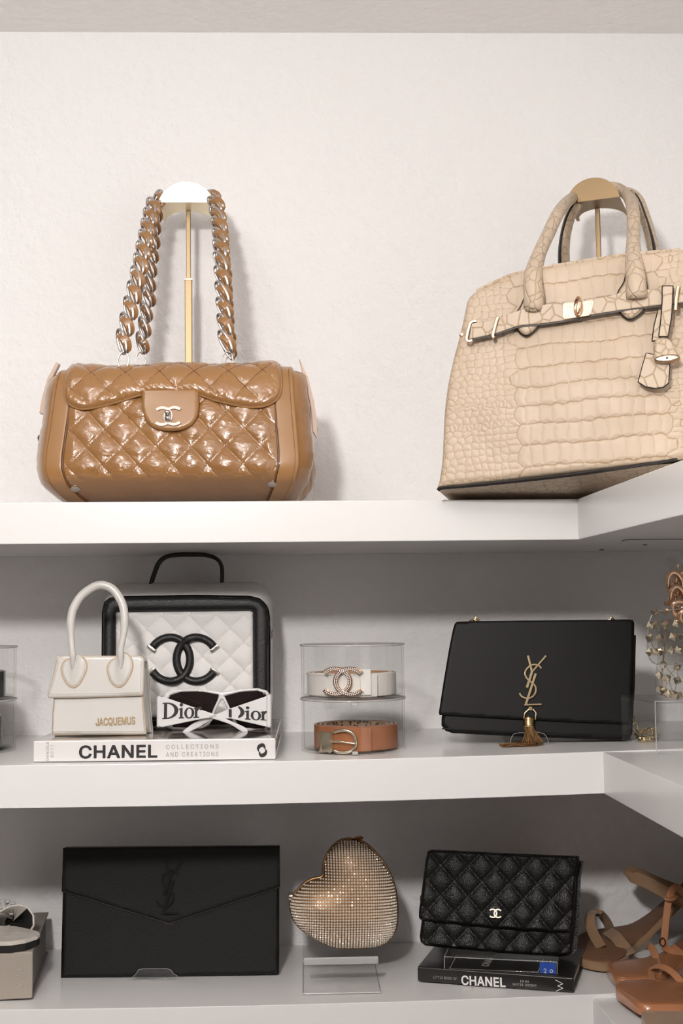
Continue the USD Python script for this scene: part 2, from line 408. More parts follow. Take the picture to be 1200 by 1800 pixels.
# ------------------------------------------------------------------ tan quilted patent handbag
tan_m = look('tan_patent', (.30,.145,.048), .24, 0, coat=.8, coat_rough=.09, bump=(('wrinkle', (60., 30., 110.), .0007), ('noise', 350., .00012)), vary=(9., (.255,.12,.038), (.35,.65)))
tan_flap_m = look('tan_patent_smooth', (.315,.155,.053), .26, 0, coat=.6, coat_rough=.1, bump=(('wrinkle', (45., 25., 70.), .0004),), vary=(9., (.28,.135,.045), (.35,.65)))
tan_band_m = look('tan_leather_band', (.31,.155,.055), .33, 0, coat=.25, coat_rough=.15, bump=(('noise', 120., .0002),))
tan_thread_m = look('tan_thread', (.20,.095,.035), .6)
tan_edge_m = look('tan_edge_dark', (.13,.055,.02), .5)
zip_m = look('pink_beige_flap', (.52,.36,.27), .4, coat=.2)
silver_m = look('dull_silver', (.62,.58,.55), .22, 1.0)
steel_m = look('dark_silver_turn_lock', (.5,.46,.43), .2, 1.0)
BX, BY, BZ = -.1135, -.176, sz('t', -.11)+.0027
_ca, _sa = math.cos(math.radians(4)), math.sin(math.radians(4))
BM = mat4((BX, BY, BZ), (_ca,-_sa,0), (_sa,_ca,0)); BI = np.linalg.inv(BM)
tb = thing('handbag', 'tan quilted patent leather handbag with braided chain straps and twist lock', 'handbag', BM)
def tol(P): P = np.asarray(P, float); return P @ BI[:3, :3].T + BI[:3, 3]
_sec = spline([(-.055,.150),(-.02,.1615),(.02,.1625),(.045,.158),(.060,.145),(.068,.120),(.075,.085),(.081,.055),(.083,.040),(.0805,.029),(.073,.0225),(.045,.0105),(.010,.0025),(-.03,.0005),(-.06,.004),(-.078,.02),(-.080,.045),(-.070,.10)], 200, closed=True)
_L = np.r_[0, np.cumsum(np.linalg.norm(np.diff(np.vstack([_sec, _sec[:1]]), axis=0), axis=1))]
TOT = _L[-1]
def sec(s):
    s = np.mod(s, TOT); S = np.vstack([_sec, _sec[:1]])
    return np.interp(s, _L, S[:, 0]), np.interp(s, _L, S[:, 1])
def bw(z): return np.interp(z, [0,.010,.022,.040,.055,.09,.13,.163], [.136,.146,.155,.160,.1600,.157,.154,.1515])
def bsurf(x, s):
    """A point of the bag's surface: x across, s along its section (from the top rear, over the front, to the underside)."""
    f, z = sec(s); w = bw(z); a = np.clip(np.abs(x)/w, 0, 1)
    e = 1-.30*np.clip((a-.80)/.20, 0, 1)**3
    zc = .075; z2 = zc+(z-zc)*(1-.055*np.clip((a-.72)/.28, 0, 1)**2)
    sag = -.004*np.exp(-((np.abs(x)-.06)/.05)**2)*(z > .14)*np.clip((z-.14)/.02, 0, 1)
    return np.stack([x, -f*e, z2+sag], -1)
def bnorm(x, s):
    e = 4e-4; a = bsurf(x+e, s)-bsurf(x-e, s); b = bsurf(x, s+e)-bsurf(x, s-e)
    n = np.cross(b, a); return n/np.maximum(np.linalg.norm(n, axis=-1, keepdims=True), 1e-12)
def b_at(x, s, h=0.0):
    x, s = np.asarray(x, float), np.asarray(s, float); return bsurf(x, s)+bnorm(x, s)*np.asarray(h)[..., None]
# s of a height on the front
_sf = np.linspace(0, TOT*.62, 1500); _zf = sec(_sf)[1]; _i0 = int(np.argmax(_zf)); _i1 = _i0+int(np.argmin(_zf[_i0:]))
def s_of_z(z): return np.interp(-np.asarray(z, float), -_zf[_i0:_i1], _sf[_i0:_i1])
def bpx(px, py):
    """A photo point on the bag's front, as (x, s)."""
    E, d = (BI @ np.r_[EYE, 1])[:3], BI[:3, :3] @ ray(px, py); Y = -.072
    for _ in range(6):
        P = E + d*((Y-E[1])/d[1]); f, _z = sec(s_of_z(np.clip(P[2], .002, .160))); Y = -f
    return P[0], float(s_of_z(np.clip(P[2], .002, .1615)))
q0 = bpx(214, 849)
def lattice(xs, ss, h):
    X, S = np.meshgrid(xs, ss, indexing='ij'); P = b_at(X, S, h(X, S)); n, k = X.shape
    i = np.arange(n*k).reshape(n, k); a, b, c, d = i[:-1, :-1].ravel(), i[1:, :-1].ravel(), i[1:, 1:].ravel(), i[:-1, 1:].ravel()
    return P.reshape(-1, 3), np.vstack([np.stack([a, b, c], 1), np.stack([a, c, d], 1)]), i
def bag_h(X, S):
    z = sec(S)[1]; f = sec(S)[0]
    on_front = np.clip((z-.026)/.006, 0, 1)*np.clip((f-.02)/.02, 0, 1)
    q = quilt(X, S-q0[1], .0395, .0427, q0[0], 0, .0040, .42)
    w = meshkit.fbm(np.stack([X*70, S*160, 0*X], -1), 3, 5)-.5
    side = np.clip((.122-np.abs(X))/.012, 0, 1)
    return on_front*side*(q+w*.0016)+(1-on_front)*w*.0006
P, f, idx = lattice(np.linspace(-.124, .124, 221), np.linspace(0, TOT, 261), bag_h)
obj('body', trimesh.Trimesh(P, f[:, ::-1], process=True), tan_m, tb)
for sgn in (-1, 1):
    # rounded end gusset beyond the band
    k = 14; us = np.linspace(0, 1, k); S = np.linspace(0, TOT, 161)
    V = []
    for u in us:
        z = sec(S)[1]; wmax = bw(z); x = .118+(wmax-.118)*math.sin(u*math.pi/2)
        Q = bsurf(x, S)
        w = (meshkit.fbm(np.stack([x*40, S*60, 0*x+sgn*3], -1), 3, 9)-.5)*.004
        if u > .0:
            shr = 1-.10*u**2; Q[:, 1] = Q[:, 1]*shr; Q[:, 2] = .075+(Q[:, 2]-.075)*(1-.03*u**2)
        Q[:, 0] = (Q[:, 0]+w*u)*sgn; V.append(Q)
    V = np.array(V); cen = V[-1].mean(0)
    caps = np.array([cen+(V[-1]-cen)*r_ for r_ in (.85, .6, .3, .02)]); caps[:, :, 0] += sgn*np.array([.001, .0015, .002, .002])[:, None]
    V = np.concatenate([V, caps]); n, kk = V.shape[:2]; i = np.arange(n*kk).reshape(n, kk)
    a, b, c, d = i[:-1, :-1].ravel(), i[1:, :-1].ravel(), i[1:, 1:].ravel(), i[:-1, 1:].ravel()
    ff = np.vstack([np.stack([a, b, c], 1), np.stack([a, c, d], 1)])
    obj('end_gusset', trimesh.Trimesh(V.reshape(-1, 3), ff if sgn < 0 else ff[:, ::-1], process=True), tan_flap_m, tb)
    # leather band round the bag at this end, with its dark seam and stitching
    S = np.linspace(0, TOT, 200); cols = []
    for off, h in ((-.011, .0002), (-.0108, .0022), (-.009, .0030), (.009, .0030), (.0108, .0022), (.011, .0002)):
        z = sec(S)[1]; x = (bw(z)-.0265+off*.95)
        cols.append(b_at(sgn*x, S, np.full(len(S), h)))
    V = np.array(cols); n, kk = V.shape[:2]; i = np.arange(n*kk).reshape(n, kk)
    a, b, c, d = i[:-1, :-1].ravel(), i[1:, :-1].ravel(), i[1:, 1:].ravel(), i[:-1, 1:].ravel()
    ff = np.vstack([np.stack([a, b, c], 1), np.stack([a, c, d], 1)])
    band = obj('leather_band', trimesh.Trimesh(V.reshape(-1, 3), ff[:, ::-1] if sgn > 0 else ff, process=False), tan_band_m, tb)
    st = []
    for s_ in np.arange(s_of_z(.155), s_of_z(.006), .0030):
        z = sec(s_)[1]; x = sgn*(bw(z)-.0265+.0062)
        A, B = b_at(x, s_, .0033), b_at(x, s_+.0019, .0033); st.append(tube(np.array([A, B]), .00035, 5))
    obj('stitching', cat(st), tan_thread_m, band, kind='stuff')
    z = sec(S)[1]; x = sgn*(bw(z)-.0265-.0118)
    obj('seam', tube(b_at(x, S, np.full(len(S), .0008)), .0011, 6), tan_edge_m, band)
    # the side flap hanging beside the gusset with its stud
    pts = {-1: [(101,640),(86,668),(77,700),(72,728),(80,730),(84,700),(93,668),(106,642)], 1: [(526,634),(541,668),(551,708),(556,745),(556,770),(550,760),(547,720),(536,676)]}[sgn]
    fr = Frame((BX+sgn*.153, BY-.02-sgn*.010, BZ), (1,0,0), (0,0,1))
    pl = Polygon(fr.px(pts)).buffer(.0003)
    m = slab(pl, .010, .001)
    m.vertices = tol(fr.world(m.vertices))
    sf = obj('side_flap', m, zip_m, tb, label='pinkish beige zip end flap')
    q = tol(fr.world(np.r_[fr.px([(70,771) if sgn < 0 else (556,757)])[0], .004]))
    stud = lathe([(0,0),(.0035,0),(.0042,.0015),(.0035,.003),(.0012,.0036),(0,.0036)], 20)
    obj('snap_stud', moved(stud, mat4(q-np.array([sgn*.002,0,0]), (0,1,0), (0,0,1), (sgn,0,0)) if sgn > 0 else mat4(q+np.array([.002,0,0]), (0,0,1), (0,1,0), (-1,0,0))), steel_m, sf)
    if sgn > 0: pass
    else:
        pts2 = [(84,700),(78,740),(76,770),(72,800),(78,800),(82,760),(87,715)]
        pl2 = Polygon(fr.px(pts2)).buffer(.0008); m = slab(pl2, .008, .001); m.vertices = tol(fr.world(m.vertices)); obj('zip_end', m, zip_m, tb)

# flap with its quilting, following the front
fl_px = [(122,640),(117,668),(114,690),(118,708),(132,719),(152,722),(180,717),(212,709),(240,700),(262,696),(297,695),(335,696),(352,698),(376,706),(408,714),(440,719),(468,716),(488,704),(495,685),(494,660),(490,640)]
fl = np.array([bpx(*p) for p in fl_px]); top_s = TOT*.055
fl_poly = Polygon(np.vstack([spline(fl, 120), [(fl[-1][0]-.004, top_s), (fl[0][0]+.004, top_s)]])).buffer(0)
fq = bpx(222, 662)
def flap_h(x, s, d):
    q = quilt(x, s-fq[1], .0395, .0400, fq[0], 0, .0028, .45)
    w = meshkit.fbm(np.stack([x*90, s*90, 0*x], -1), 3, 3)-.5
    puck = np.abs(np.sin(x*420+3*np.sin(s*200)))*.0011*np.exp(-((d-.006)/.006)**2)
    return .0042+dome(d, .006, .0035)+np.clip(d/.01, 0, 1)*(q+w*.0014)+puck*np.clip(d/.003, 0, 1)
m = pad(fl_poly, .0021, flap_h, .003)
V = m.vertices.copy(); m.vertices = b_at(V[:, 0], V[:, 1], V[:, 2]); m.invert()
flap = obj('front_flap', m, tan_flap_m, tb)
edge = np.array(ring_line(fl_poly, .0004).coords)
edge = edge[edge[:, 1] > fl[:, 1].min()+.006]; k0 = int(np.argmax(np.linalg.norm(np.diff(edge, axis=0), axis=1)))+1; edge = np.roll(edge, -k0, 0) if np.linalg.norm(np.diff(edge, axis=0), axis=1).max() > .02 else edge
obj('piping', tube(b_at(edge[:, 0], edge[:, 1], np.full(len(edge), .0044)), .0013, 7), tan_band_m, flap)
st = []
for l in quilt_lines(fl_poly, .0395, .0400, fq[0], fq[1], .006)+quilt_lines(Polygon([(-.118, s_of_z(.112)), (.118, s_of_z(.112)), (.118, s_of_z(.028)), (-.118, s_of_z(.028))]), .0395, .0427, q0[0], q0[1]):
    n = int(l.length/.0031)
    isf = fl_poly.contains(l.interpolate(.5, normalized=True))
    for k in range(n):
        p, q = np.array(l.interpolate((k+.15)/n, normalized=True).coords[0]), np.array(l.interpolate((k+.85)/n, normalized=True).coords[0])
        h = .0085 if isf else .0004
        st.append(tube(b_at(np.array([p[0], q[0]]), np.array([p[1], q[1]]), np.array([h, h])), .00038, 4))
obj('quilt_stitching', cat(st), tan_thread_m, tb, kind='stuff')
# clasp tab, emblem, twist lock
tab_px = [(251,690),(251,712),(253,728),(258,742),(268,753),(282,759),(300,761),(320,759),(336,752),(346,740),(350,725),(351,708),(350,690)]
tp = Polygon(spline([bpx(*p) for p in tab_px], 60)).buffer(0)
m = pad(tp, .0024, lambda x, s, d: .0076+dome(d, .0022, .0022), .0052); V = m.vertices.copy(); m.vertices = b_at(V[:, 0], V[:, 1], V[:, 2]); m.invert()
tabo = obj('clasp_tab', m, tan_band_m, tb)
c0 = np.array(bpx(298, 737)); Pc = b_at(c0[0], c0[1], .0098); nrm = bnorm(c0[0], c0[1]); up = unit(np.array([0,0,1])-nrm*nrm[2])
Mc = mat4(Pc, np.cross(up, nrm), up, nrm)
cl, cr = double_c(.0118, .0034, .0135, 48, 1.0)
obj('emblem', moved(cat(slab(cl, .0016, .0004), slab(cr, .0021, .0004)), Mc), look('brushed_emblem_silver', (.34,.29,.26), .42, 1.0), tabo)
obj('twist_lock', moved(cat(rbox((.0062,.0115,.004), .0012, (0,-.0008,.003)), rbox((.0056,.0048,.008), .0016, (0,.0022,.006)), lathe([(0,0),(.003,0),(.0032,.0016),(.0012,.0024),(0,.0024)], 18).apply_translation((0,-.0036,.005))), Mc), steel_m, tabo)
for p in ((484,851),(480,876),(131,860)):
    if p[0] > 200: x, s = {484: (.1145, s_of_z(.0205)), 480: (.112, s_of_z(.0062))}[p[0]]
    else: x, s = -.112, s_of_z(.0185)
    P0, n0 = b_at(x, s, -.0005), bnorm(x, s); e = unit(np.cross(n0, (0,1,0)))
    obj('foot', moved(lathe([(0,0),(.0062,0),(.0066,.0012),(.005,.0026),(.002,.0034),(0,.0034)], 22), mat4(P0, e, np.cross(n0, e), n0)), steel_m, tb)
# eyelets and braided chain straps
for sgn, px in ((-1, 217), (1, 398)):
    x, s = bpx(px, 640); P0 = b_at(x, s, .006)
# braided straps: a row of flat metal links with leather wound between them
def strand(P, n, parent, seed, lw=1.0):
    rng = np.random.default_rng(seed)
    Q = spline(P, n+1); T, N, B = frames(Q, up=(0, -1, 0))
    for k in range(n):
        o = (Q[k]+Q[k+1])/2; t = unit(Q[k+1]-Q[k]); nf = unit(np.array([0,-1.,0])-t*(-t[1])); b = np.cross(t, nf)
        M = mat4(o, b, t, np.cross(b, t)); M[:3, 2] = np.cross(M[:3, 0], M[:3, 1])
        a = np.linspace(0, 2*np.pi, 24, endpoint=False); j = rng.normal(0, .0004, 3)
        # an oval link leaning across the strap, its near edge in front of the leather
        x, y = .0046*np.cos(a), .0150*np.sin(a); c_, s_ = math.cos(.42), math.sin(.42)
        ring = np.stack([c_*x-s_*y*-1-.0012, -s_*x*-1*0+c_*y, .0040-.0046*np.cos(a)*.8+y*.12], 1)
        ring[:, 0] = -(x*c_+y*s_)*.95-.0010; ring[:, 1] = -x*s_+y*c_
        obj('chain_link', moved(sweep(ring*lw, rect(.0024, .0034, .0006, 1), closed=True, up=(0,0,1)), M), silver_m, parent, smooth=50)
        pth = spline(np.array([(.0052,-.0105,-.0030),(.0064,-.0050,.0030),(.0030,.0010,.0062),(-.0030,.0060,.0058),(-.0066,.0105,-.0010)])*lw+j, 14)
        obj('leather_loop', moved(sweep(pth, rect(.0056, .0118, .0022, 3), up=(0,0,1), scale=np.interp(np.linspace(0,1,14), [0,.15,.45,.8,1], [.4,.85,1.0,.8,.35])*lw), M), tan_flap_m, parent, smooth=60)
O = np.array([BX, BY, BZ])
def wpt(px, py, Y): return tol(at(px, py, Y))
zr = at(327, 345, -.12)[2]
frontL = [wpt(213,618,-.215), wpt(225,560,-.205), wpt(243,480,-.185), wpt(259,405,-.145), wpt(270,358,-.112), wpt(284,347,-.097)]
frontR = [wpt(399,618,-.215), wpt(394,540,-.200), wpt(389,460,-.180), wpt(385,395,-.142), wpt(377,352,-.112), wpt(369,347,-.097)]
strand(frontL, 12, tb, 1); strand(frontR, 12, tb, 2)
backL = [wpt(247,618,-.116), wpt(256,560,-.112), wpt(263,480,-.100), wpt(270,405,-.085), wpt(277,362,-.073), wpt(289,350,-.066)]
backR = [wpt(404,630,-.116), wpt(398,560,-.112), wpt(392,470,-.100), wpt(386,400,-.085), wpt(377,365,-.073), wpt(365,352,-.066)]
strand(backL, 11, tb, 3, .9); strand(backR, 11, tb, 4, .9)
# the stretch over the saddle, out of sight behind the plate
strand([frontL[-1], wpt(327,345,-.097), frontR[-1]], 4, tb, 5); strand([backL[-1], wpt(327,346,-.066), backR[-1]], 4, tb, 6, .9)
for P0 in (wpt(217,634,-.219), wpt(400,633,-.219), wpt(248,632,-.118), wpt(404,640,-.118)):
    a = np.linspace(0, 2*np.pi, 26, endpoint=False)
    obj('strap_ring', sweep(P0+np.stack([.0062*np.cos(a), .002*np.sin(a), .0105*np.sin(a)], 1), rect(.0016, .0026, .0005, 1), closed=True), silver_m, tb)

# ------------------------------------------------------------------ cream crocodile tote on the second purse stand
def croc_look(name, base, line, scale=70.0, w=.06):
    if name in LOOK: return LOOK[name]
    nd = {'tc': ('texture_coordinate', {}), 'mp': ('mapping', dict(scale=(scale, scale*.75, scale))), 'v': ('voronoi_texture', dict(feature='distance_to_edge', scale=1.0, randomness=.8)),
          'r': ('rgb_ramp', dict(ramp=[(0, line), (w*.4, line), (w*1.6, base), (1, base)])), 'n': ('noise_texture', dict(scale=14.0, detail=4.0)), 'h': ('rgb_ramp', dict(ramp=[(0, (0,0,0)), (w*2.5, (1,1,1)), (1, (1,1,1))])),
          'm': ('mix_color', dict(blend_type='multiply', fac=.35)), 'b': ('bump', dict(strength=1.0, distance=.0006)), 'p': ('principled_bsdf', dict(roughness=.48, specular_ior_level=.35))}
    lk = [('tc.object', 'mp.vector'), ('mp.vector', 'v.vector'), ('v.distance', 'r.fac'), ('v.distance', 'h.fac'), ('tc.object', 'n.vector'), ('r.color', 'm.a'), ('n.color', 'm.b'), ('h.color', 'b.height'), ('b.normal', 'p.normal'), ('r.color', 'p.base_color')]
    LOOK[name] = usdkit.material(stage, '/World/Looks/'+name, nd, lk, surface='p.BSDF'); return LOOK[name]
CREAM, CREASE = (.545,.435,.325), (.30,.19,.095)
croc_m = croc_look('cream_croc', CREAM, (.44,.325,.21), 80.0, .03)
def crease_look(name, base, line):
    """Leather whose dyed creases are stored on the mesh (primvar crease)."""
    nd = {'a': ('attribute', dict(attribute='crease')), 'r': ('rgb_ramp', dict(ramp=[(0, base), (.25, base), (1, line)])), 'tc': ('texture_coordinate', {}), 'n': ('noise_texture', dict(scale=22.0, detail=5.0)),
          'n2': ('rgb_ramp', dict(ramp=[(.3, (.90,.87,.83)), (.7, (1.06,1.06,1.07))])), 'm': ('mix_color', dict(blend_type='multiply', fac=1.0)), 'p': ('principled_bsdf', dict(roughness=.45, specular_ior_level=.35))}
    LOOK[name] = usdkit.material(stage, '/World/Looks/'+name, nd, [('a.fac', 'r.fac'), ('tc.object', 'n.vector'), ('n.fac', 'n2.fac'), ('r.color', 'm.a'), ('n2.color', 'm.b'), ('m.result', 'p.base_color')], surface='p.BSDF'); return LOOK[name]
croc_body_m = crease_look('cream_croc_scales', CREAM, CREASE)
black_edge_m = look('black_edge_paint', (.018,.014,.012), .35)
rose_m = look('rose_gold', (.83,.56,.38), .2, 1.0)
rose_flat_m = look('rose_gold_flat', (.40,.285,.20), .36, 1.0)

purse_stand('dull gold purse stand with half moon top inside the handles of the cream tote', (*at(1049,343,-.12)[:2], sz('t',.34)), math.radians(-24), dark_gold_m, dark_gold_m, Rw=.0335, Hh=.029, zt=.389)

th, ph, rl = math.radians(18), math.radians(4.5), math.radians(2.2)
uu = np.array([math.cos(th)*math.cos(rl), -math.sin(th)*math.cos(rl), math.sin(rl)])
nn = unit(np.array([-math.sin(th)*math.cos(ph), -math.cos(th)*math.cos(ph), math.sin(ph)]))
vv = np.cross(nn, unit(uu))
TF = Frame(at(766, 858, -.335), uu, vv)
ct = thing('tote_bag', 'cream crocodile embossed leather tote with rolled handles and rose gold lock', 'handbag', TF.M)
o_px = [(766,857),(771,842),(776,805),(778,765),(780,725),(785,683),(793,641),(803,602),(812,565),(817,541),(822,523),(836,510),(860,498),(900,481),(950,470),(1000,461),(1050,453),(1100,446),(1150,441),(1195,437)]
o = TF.px(o_px)
xo, xc = TF.px([(1072, 650)])[0][0], TF.px([(1036, 650)])[0][0]
_a, _b = TF.px([(772,858)])[0], TF.px([(1110,818.5)])[0]; kb = (_b[1]-_a[1])/(_b[0]-_a[0])
right = np.array([(2*xo-x, y+kb*(2*xo-x-_a[0])*max(0, 1-y/.16)) for x, y in o[:12]])[::-1]
out = Polygon(np.vstack([spline(o, 140), [(right[0][0]-.02, o[-1][1]+.0005)], right])).buffer(0)
bot_r = TF.px([(1110, 815)])[0]
# scales: seeds in rows across the belly, small and irregular on the flanks
rng = np.random.default_rng(21)
seeds, srow = [], []
x0b, y0b, x1b, y1b = out.bounds
y, r_ = y0b-.01, 0
while y < y1b+.02:
    hrow = .0228*rng.uniform(.85, 1.12); x = xc-.084+rng.uniform(-.006, .006)
    while x < xc+.084:
        wv = rng.uniform(.0105, .0165); seeds.append((x+wv/2, y+hrow/2+.0011*math.sin(x*60+r_))); srow.append(r_); x += wv
    for sgn in (-1, 1):
        yy = y
        while yy < y+hrow:
            x = .082
            while x < .22:
                wv = rng.uniform(.0062, .0095)*(1+.5*max(0, (x-.125)/.03)); seeds.append((xc+sgn*(x+wv/2), yy+rng.uniform(.002, .005))); srow.append(1000+len(seeds)); x += wv
            yy += hrow/3
    y += hrow; r_ += 1
seeds, srow = np.array(seeds), np.array(srow)
from scipy.spatial import cKDTree
_kt = cKDTree(seeds)
def scales(x, y):
    wob = (meshkit.fbm(np.stack([x*90, y*90, 0*x], -1), 2, 4)-.5)*.004
    d, i = _kt.query(np.stack([x+wob, y+wob*.7], -1), k=2)
    g = seeds[i[:, 1]]-seeds[i[:, 0]]; e = (d[:, 1]**2-d[:, 0]**2)/(2*np.linalg.norm(g, axis=1))
    same = (srow[i[:, 0]] == srow[i[:, 1]])
    flank = srow[i[:, 0]] >= 1000
    amp = np.where(flank, .8, np.where(same, .62, 1.0)); wd = np.where(flank, .00055, np.where(same, .0006, .0011))
    return amp*np.exp(-(e/wd)**2), amp*np.exp(-(e/(wd*3))**1.5)
def tote_h(x, y, d):
    c, s = scales(x, y)
    belly = .008*np.exp(-(((x-xc)/.12)**2+((y-.10)/.07)**2))
    return dome(d, .008, .006)-.006+belly-.0007*s
m = pad(out, .00115, tote_h, -.115)
c, _ = scales(m.vertices[:, 0], m.vertices[:, 1])
def with_crease(name, mesh, mt, parent, crease, **k):
    p = obj(name, mesh, mt, parent, smooth=True, **k)
    UsdGeom.PrimvarsAPI(p).CreatePrimvar('crease', Sdf.ValueTypeNames.FloatArray, 'vertex').Set(list(map(float, crease))); return p
# split the padded block so that the edges stay crisp: front and the rest
nv = len(m.vertices)//2; fr = (m.faces < nv).all(1)
front = trimesh.Trimesh(m.vertices[:nv], m.faces[fr], process=False)
with_crease('front_panel', front, croc_body_m, ct, c[:nv])
rest = m.submesh([np.nonzero(~fr)[0]], append=True, repair=False)
v = rest.vertices.copy(); k = np.clip((-v[:, 2]-.02)/.095, 0, 1)*np.clip((v[:, 1]-.05)/.18, 0, 1); v[:, 2] += .055*k
zw = TF.world(v)[:, 2]; low = np.clip((.05-v[:, 1])/.03, 0, 1)*np.clip(-v[:, 2]/.06, 0, 1); v[:, 1] -= np.maximum(zw-(H+.1206), 0)*low*(v[:, 1] < .06); rest.vertices = v      # the gussets narrow to the top
obj('gusset_and_back', rest, croc_m, ct, smooth=35)
# black painted edge along the foot of the front, and the base with its studs
e_px = [(768,861),(772,858),(776,856.5),(820,853),(900,845),(960,838.5),(1030,830),(1110,818.5),(1190,806)]
ep = TF.px(e_px)
obj('base_edge', tube(np.c_[spline(ep, 60), np.full(60, -.0035)], .0021, 8), black_edge_m, ct)
for px_ in ((803,863),):
    q = TF.px([px_])[0]
    obj('base_stud', moved(lathe([(0,-.002),(.004,-.002),(.0045,.002),(.002,.0045),(0,.005)], 20), mat4((q[0], .0045, -.012), (1,0,0), (0,0,1), (0,-1,0))), rose_m, ct)
# top edge roll
obj('top_binding', tube(np.c_[spline(TF.px(o_px[11:]), 60), np.full(60, -.004)], .0022, 8), croc_m, ct)

def strip(top, bot, n, h, t, mt, name, parent, **k):
    A, B = spline(top, n), spline(bot, n); P = Polygon(np.vstack([A, B[::-1]])).buffer(0)
    return obj(name, slab(P, t, .0006, h), mt, parent, **k)
# handle bases
def patch(pts, h, name='handle_base'):
    P = Polygon(spline(TF.px(pts), 60, closed=True)).buffer(0)
    b = obj(name, pad(P, .0016, lambda x, y, d: h+dome(d, .005, .0042), h-.006), croc_m, ct, smooth=50)
    ring_ = np.asarray(polys(P)[0].exterior.coords)[:-1]
    obj('edge_paint', tube(np.c_[ring_, np.full(len(ring_), h-.0012)], .0016, 6, closed=True), black_edge_m, b)
    return b
patch([(930,518),(951,522),(955,535),(954,555),(949,572),(938,586),(926,593),(914,586),(908,573),(909,556),(917,543)], .0075)
patch([(1106,470),(1121,478),(1131,490),(1136,508),(1135,535),(1127,553),(1108,565),(1094,557),(1087,545),(1087,520),(1098,500)], .0085)
def wp(px, py, Y): return TF.loc(at(px, py, Y))
fy = TF.world(np.r_[TF.px([(935,500)])[0], .012])[1]; fy2 = TF.world(np.r_[TF.px([(1115,480)])[0], .012])[1]
H1 = spline([wp(938,545,fy), wp(938,520,fy-.004), wp(936,490,fy+.004), wp(946,450,fy+.035), wp(964,410,fy+.07), wp(984,370,fy+.105), wp(1010,345,-.128), wp(1050,333,-.124), wp(1082,330,-.128), wp(1103,345,-.16), wp(1112,370,fy2+.10), wp(1113,410,fy2+.06), wp(1113,450,fy2+.02), wp(1117,490,fy2-.004), wp(1119,525,fy2-.004)], 120)
sc = np.interp(np.linspace(0, 1, 120), [0,.05,.12,.5,.88,.95,1], [1.5,1.35,1.0,.92,1.0,1.3,1.5])
hd = obj('handle', tube(H1, .0075, 16, scale=sc), croc_m, ct, smooth=True)
T_, N_, B_ = frames(H1, up=(0,0,1))
obj('edge_paint', tube(H1-B_*0+np.array([0,0,-1.0])*(.0070*sc)[:, None]+np.array([.0035,0,0]), .0013, 6), black_edge_m, hd)
yb = -.135
H2 = spline([wp(992,470,-.19), wp(991,440,-.175), wp(995,405,-.155), wp(1006,372,-.14), wp(1030,346,-.125), wp(1068,338,-.125), wp(1100,338,-.13), wp(1120,350,-.15), wp(1134,385,-.185), wp(1144,420,-.215), wp(1150,455,-.235)], 100)
hb = obj('handle', tube(H2, .0068, 16), croc_m, ct, smooth=True)
T_, N_, B_ = frames(H2, up=np.array([0,0,1.]))
obj('edge_paint', tube(H2+np.c_[np.interp(np.linspace(0,1,100), [0,.5,1], [-.0052,0,.0012]), np.zeros(100), np.full(100, .0058)], .0024, 7), black_edge_m, hb)
# belt
bt = [(829,569),(866,562),(915,545),(955,536),(990,530.5),(1058,523),(1100,512),(1130,509.5),(1165,508.5),(1210,504),(1290,496)]
bb = [(825,596),(870,586),(910,573),(950,568.5),(990,563),(1040,553),(1100,543.5),(1162,535.5),(1210,530),(1250,525),(1300,520)]
strip(TF.px(np.array(bt)+(0,-.6), .013), TF.px(np.array(bb)+(0,3.0), .013), 70, .0118, .0012, black_edge_m, 'belt_edge', ct)
belt = strip(TF.px(bt, .0145), TF.px(bb, .0145), 70, .0122, .0030, croc_m, 'belt', ct)
# lock plate and turning ring
pl = Polygon(TF.px([(989,534),(1043,528),(1043,533),(1038,552),(1034,555),(992,561),(989,558)], .016)).buffer(-.001).buffer(.001)
lp = obj('lock_plate', slab(pl, .0016, .0005, .0152), rose_flat_m, belt)
for q in ((1000,539),(1037,533),(996,556),(1034,550)):
    q = TF.px([q], .0168)[0]; obj('rivet', lathe([(0,0),(.0017,0),(.0013,.0009),(0,.0011)], 14).apply_translation((*q, .0166)), rose_m, lp)
c0 = TF.px([(1016,540)], .018)[0]; a = np.linspace(0, 2*np.pi, 30, endpoint=False)
obj('turning_ring', sweep(np.array([*c0, .0225])+np.stack([.0032*np.cos(a)*1.0+.0008*np.sin(a), .0088*np.sin(a), .0045*np.cos(a)], 1), rect(.0034, .0018, .0006, 1), closed=True), rose_m, lp, smooth=60)
# belt loops in rose gold
def loop(pts, w, name='belt_loop', h=.0165):
    P = spline(TF.px(pts, h), 24); obj(name, sweep(np.c_[P, np.full(24, h)], rect(w, w*.9, .0008, 2), up=(0,0,1)), rose_flat_m, ct, smooth=50)
loop([(875,558),(872,566),(869,578),(866,590),(868,594)], .0042)
loop([(1192,504),(1190,514),(1188,530),(1187,546)], .0042, h=.018)
rg = TF.px([(838,566),(829,569),(825,580),(821,598),(824,602),(831,600)], .0085)
obj('end_ring', sweep(np.c_[spline(rg, 30), np.full(30, .0125)], rect(.0034, .003, .0006, 2), up=(0,0,1)), rose_m, ct, smooth=50)
q = TF.px([(811,588)])[0]; obj('side_stud', lathe([(0,0),(.003,0),(.0024,.002),(0,.0028)], 16).apply_translation((*q, -.001)), rose_m, ct)
